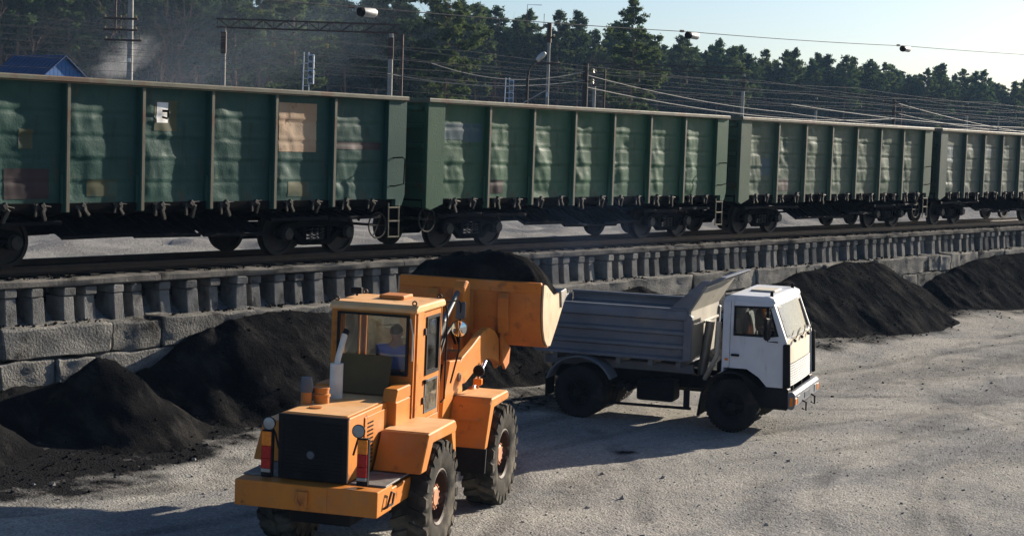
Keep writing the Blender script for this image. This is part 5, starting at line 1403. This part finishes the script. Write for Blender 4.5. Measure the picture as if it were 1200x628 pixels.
def pole(label, x, y, top, r_, m, arms=(), rz=R(-52), extra=None, cat='utility pole'):
    Pp = thing('utility_pole', label, cat, (x, y, GZ), rz)
    h = top - GZ
    MB().tube([(0, 0, 0), (0, 0, h)], [r_, r_ * .8], 10).build('pole', M[m], Pp, smooth=True, angle=40)
    for (z, l, off) in arms:
        a = MB().box((off, -.12, z - GZ), (l, .10, .12)).build('crossarm', M['maststeel'], Pp)
        for k in range(max(2, int(l / .6))):
            xx = off - l / 2 + .1 + (l - .2) * k / max(1, int(l / .6) - 1)
            MB().lathe([(0, 0), (.05, .0), (.05, .10), (.02, .13), (0, .13)], (xx, -.12, z - GZ + .07), 'z', 8).build('insulator', M['insul'], a, smooth=True)
    return Pp
pa = pole('thick concrete pole with a side ladder of short crossarms, upper left', 65.4, 79.9, 13.9, .20, 'mast', [(12.0, 2.0, -.55), (11.35, 2.0, -.55), (10.75, 2.2, -.4)])
MB().tube([(-.85, -.1, 8.2), (-.85, -.1, 12.6), (-.3, -.1, 13.6)], .06, 6).build('side_rod', M['maststeel'], pa)
MB().box((0, -.22, 9.6 - GZ), (.16, .02, .22)).build('number_plate', M['white'], pa)
pb = pole('tall slim dark topped pole with small antenna frame near centre', 96.5, 72.5, 13.75, .13, 'mast', [(11.1, 1.6, 0), (12.9, .9, 0)])
MB().tube([(0, 0, 9.6), (0, 0, 11.0)], .17, 8).build('pole_cap', M['maststeel'], pb)
MB().tube([(-1.6, 0, 10.6), (-1.6, 0, 12.2), (-.6, 0, 12.2)], .02, 4).tube([(-1.6, 0, 10.6), (-.4, 0, 10.6), (-.4, 0, 11.6)], .02, 4).build('antenna_frame', M['maststeel'], pb)
MB().box((0, -.2, 8.9 - GZ), (.2, .02, .3)).build('number_plate', M['signal'], pb)
pd = pole('stout dark wooden pole with brown insulators behind the second wagon', 81.75, 58.65, 10.3, .19, 'pole')
for z, s in ((9.85, .3), (9.25, .3), (9.6, -.3)):
    o = MB().tube([(0, 0, z - GZ), (s, -.1, z - GZ)], .03, 5).build('arm', M['maststeel'], pd)
    MB().lathe([(0, 0), (.12, .02), (.08, .12), (.13, .16), (.08, .26), (0, .28)], (s * 1.3, -.12, z - GZ - .12), 'z', 10).build('insulator', M['insul'], o, smooth=True)
pole('thin reddish pole just right of the stout wooden pole', 88.5, 62.0, 10.3, .07, 'maststeel')
pole('telegraph pole with two crossarms above the third wagon', 139.3, 66.4, 10.3, .17, 'pole', [(10.0, 2.2, 0), (9.1, 1.9, 0)])
pole('thin far pole behind the gap between third and fourth wagons', 178, 84, 11.2, .14, 'maststeel', [(10.6, 1.4, 0)])
pole('slim pole at the right edge above the fourth wagon', 158, 64.4, 9.4, .09, 'mast')
# street lamp on its own post
SL = thing('street_lamp', 'street lamp with a pale oval head on a bent dark arm', 'street lamp', (75.65, 58.25, GZ), R(-52))
MB().tube([(0, 0, 0), (0, 0, 6.2), (.08, 0, 6.7), (.5, 0, 7.2)], [.09, .08, .05, .04], 8).build('post', M['pole'], SL, smooth=True)
MB().lathe([(0, -.36), (.10, -.32), (.15, -.1), (.16, .12), (.10, .30), (0, .34)], (0, 0, 0), 'x', 14).build('lamp_head', M['lampgrey'], SL, (.72, 0, 7.42), (0, -.75, 0), smooth=True)
for lab, x, y, z0, z1 in (('pale blue ladder signal post above the first wagon', 64.5, 64.45, 0, 9.95), ('small pale blue signal post above the second wagon', 86.8, 68.45, 0, 9.65)):
    S = thing('signal_post', lab, 'signal', (x, y, GZ), R(-52), 'railway signals')
    h = z1 - GZ
    for a in (-.12, .12): MB().tube([(a * 2.2, 0, 0), (a, 0, h)], .035, 5).build('ladder_rail', M['signal'], S)
    for k in range(16): MB().tube([(-.2, 0, .5 + k * (h - .7) / 16), (.2, 0, .5 + k * (h - .7) / 16)], .018, 4).build('rung', M['signal'], S)
    for z in (h - .5, h - 1.3):
        hd_ = MB().bb(.10, .42, -.12, .12, z - .38, z + .38).build('signal_head', M['signal'], S, bevel=.03)
        for k in (-.18, .18): MB().lathe([(.11, 0), (.11, -.16), (.09, -.16), (.09, 0)], (.26, -.12, z + k), 'y', 12).build('hood', M['black'], hd_, smooth=True)

# ------------------------------------------------------------------ wires and the lamps hung on them
def wire(label, pts, r_, m='wire', sag=.5, group='overhead wires'):
    out = []
    for (a, b) in zip(pts, pts[1:]):
        a, b = Vector(a), Vector(b)
        for i in range(17 if b is pts[-1] else 16):
            t = i / 16
            p = a.lerp(b, t); p.z -= sag * 4 * t * (1 - t) * min(1, (b - a).length / 30); out.append(p)
    out.append(Vector(pts[-1]))
    o = MB().tube(out, r_, 5).build('overhead_wire', M[m], smooth=True)
    return tag(o, label, 'wire', group)
Ylamp = 33.0
lampx = [(35.4, 9.23), (52.5, 9.73), (70.1, 10.33)]
wire('long cable carrying the hanging floodlights across the sky', [(18, Ylamp, 8.95), (35.4, Ylamp, 9.30), (52.5, Ylamp, 9.80), (70.1, Ylamp, 10.40), (100, Ylamp, 11.5), (130, Ylamp, 12.6)], .014, 'wire', .08)
for i, ((x, z), lab) in enumerate(zip(lampx, ('nearest floodlight hanging from the cable, before the pines', 'middle floodlight hanging from the cable, against the sky', 'farthest floodlight hanging from the cable, at right against the sky'))):
    F = thing('hanging_floodlight', lab, 'floodlight', (x, Ylamp, z), R(-6), 'floodlights on the overhead cable')
    MB().lathe([(.05, -.26), (.12, -.24), (.13, .22), (.10, .27), (0, .27)], (.02, 0, -.06), 'x', 16).build('housing', M['lampgrey'], F, smooth=True, angle=35)
    MB().lathe([(0, -.30), (.13, -.32), (.14, -.22), (.0, -.20)], (.02, 0, -.06), 'x', 16).build('reflector', M['black'], F, smooth=True)
    MB().tube([(-.3, 0, .08), (-.25, 0, -.02)], .02, 5).tube([(.2, 0, .08), (.2, 0, .02)], .02, 5).box((-.62, 0, .06), (.14, .10, .08)).build('clamp', M['maststeel'], F)
for i, (y, z, s) in enumerate(((58, 10.3, .3), (62, 9.8, .3), (66, 10.8, .4), (70, 9.6, .3), (74, 11.0, .4), (80, 10.2, .4), (84, 11.6, .4), (78, 9.0, .3), (64, 8.9, .2), (56, 9.1, .2))):
    wire('thin catenary wire running along the tracks behind the train', [(-20 + k * 45, y, z) for k in range(8)], .010, 'wire', s, 'catenary wires along the tracks')
sw_ = Vector((75.7, 58.3, 9.75)); sp2 = Vector((81.7, 58.6, 9.85))
wire('upper bright cable sagging between the lamp post and the stout pole', [(69, 59.6, 9.6), tuple(sp2)], .022, 'wire_bright', 1.6)
wire('lower bright cable sagging left from the stout pole', [(66, 60, 8.9), (81.7, 58.6, 9.3)], .022, 'wire_bright', .9)
wire('bright cable running right from the stout pole to the telegraph pole', [(81.9, 58.6, 8.9), (139.3, 66.3, 8.6)], .026, 'wire_bright', .8)
wire('second bright cable from the stout pole dipping low towards the right', [(81.9, 58.6, 9.6), (110, 61, 8.3), (150, 62, 8.0)], .024, 'wire_bright', .3)
wire('bright cable from the telegraph pole to the right edge', [(139.3, 66.3, 10.0), (200, 71, 8.0)], .03, 'wire_bright', .6)
wire('lower bright cable leaving the telegraph pole to the right', [(139.3, 66.3, 9.1), (195, 66, 9.6)], .03, 'wire_bright', 1.2)
wire('pale cable crossing low above the third wagon', [(100, 55, 8.6), (165, 60, 8.6)], .026, 'wire_bright', .5)
wire('short bright cable end rising behind the second wagon', [(74.6, 58, 7.6), (76.5, 57.6, 8.5)], .03, 'wire_bright', .1)

# ------------------------------------------------------------------ smoke and haze
def volume_mat(name, col, dens, noisy=None, aniso=.2):
    m = bpy.data.materials.new(name); m.use_nodes = True
    N, L = m.node_tree.nodes, m.node_tree.links
    N.remove(N['Principled BSDF'])
    pv = N.new('ShaderNodeVolumePrincipled'); pv.inputs['Color'].default_value = c4(col); pv.inputs['Density'].default_value = dens; pv.inputs['Anisotropy'].default_value = aniso
    L.new(pv.outputs[0], N['Material Output'].inputs['Volume'])
    if noisy:
        tc = N.new('ShaderNodeTexCoord')
        k = ramp(N, L, nz(N, L, tc.outputs['Object'], noisy, 4, None, .6, .5), .40, .70)
        gr_ = N.new('ShaderNodeTexGradient'); gr_.gradient_type = 'SPHERICAL'
        mp = N.new('ShaderNodeMapping'); mp.inputs['Location'].default_value = (-1, -1, -1); mp.inputs['Scale'].default_value = (2, 2, 2)
        L.new(tc.outputs['Generated'], mp.inputs[0]); L.new(mp.outputs[0], gr_.inputs[0])
        L.new(mth(N, L, 'MULTIPLY', mth(N, L, 'MULTIPLY', k, gr_.outputs['Fac']), dens), pv.inputs['Density'])
    return m
def blob(name, label, c, s, rot, m):
    bm = bmesh.new(); bmesh.ops.create_icosphere(bm, subdivisions=3, radius=1); me = bpy.data.meshes.new(name); bm.to_mesh(me); bm.free()
    me.materials.append(m)
    o = link(name, me, None, c, rot, s)
    return tag(o, label, 'smoke', kind='stuff')
blob('smoke', 'white chimney smoke rising beside the blue house', (72.2, 88.6, 10.2), (2.6, 1.3, 1.3), (0, -.5, R(-50)), volume_mat('white_smoke', (.95, .95, .97), .7, 1.2))
blob('smoke', 'pale smoke drifting over the pines at upper left', (82, 92, 13.0), (22, 9, 7.0), (0, -.25, R(-50)), volume_mat('thin_smoke', (.65, .80, 1.0), .018, .35))
blob('smoke', 'thin bluish exhaust haze drifting under the second wagon above the bucket', (33.5, 24.0, 3.7), (5.5, 1.1, 1.4), (0, 0, 0), volume_mat('blue_exhaust_haze', (.30, .50, 1.0), .028, .9))
hz = MB().bb(-510, 810, -510, 910, -2.0, 31.0).build('haze', volume_mat('haze_air', (.40, .64, 1.0), .00015, None, .0))
hz.data.materials[0].node_tree.nodes['Principled Volume'].inputs['Density'].default_value = .00015
tag(hz, 'bluish haze in the air over the whole yard', 'haze', kind='stuff')
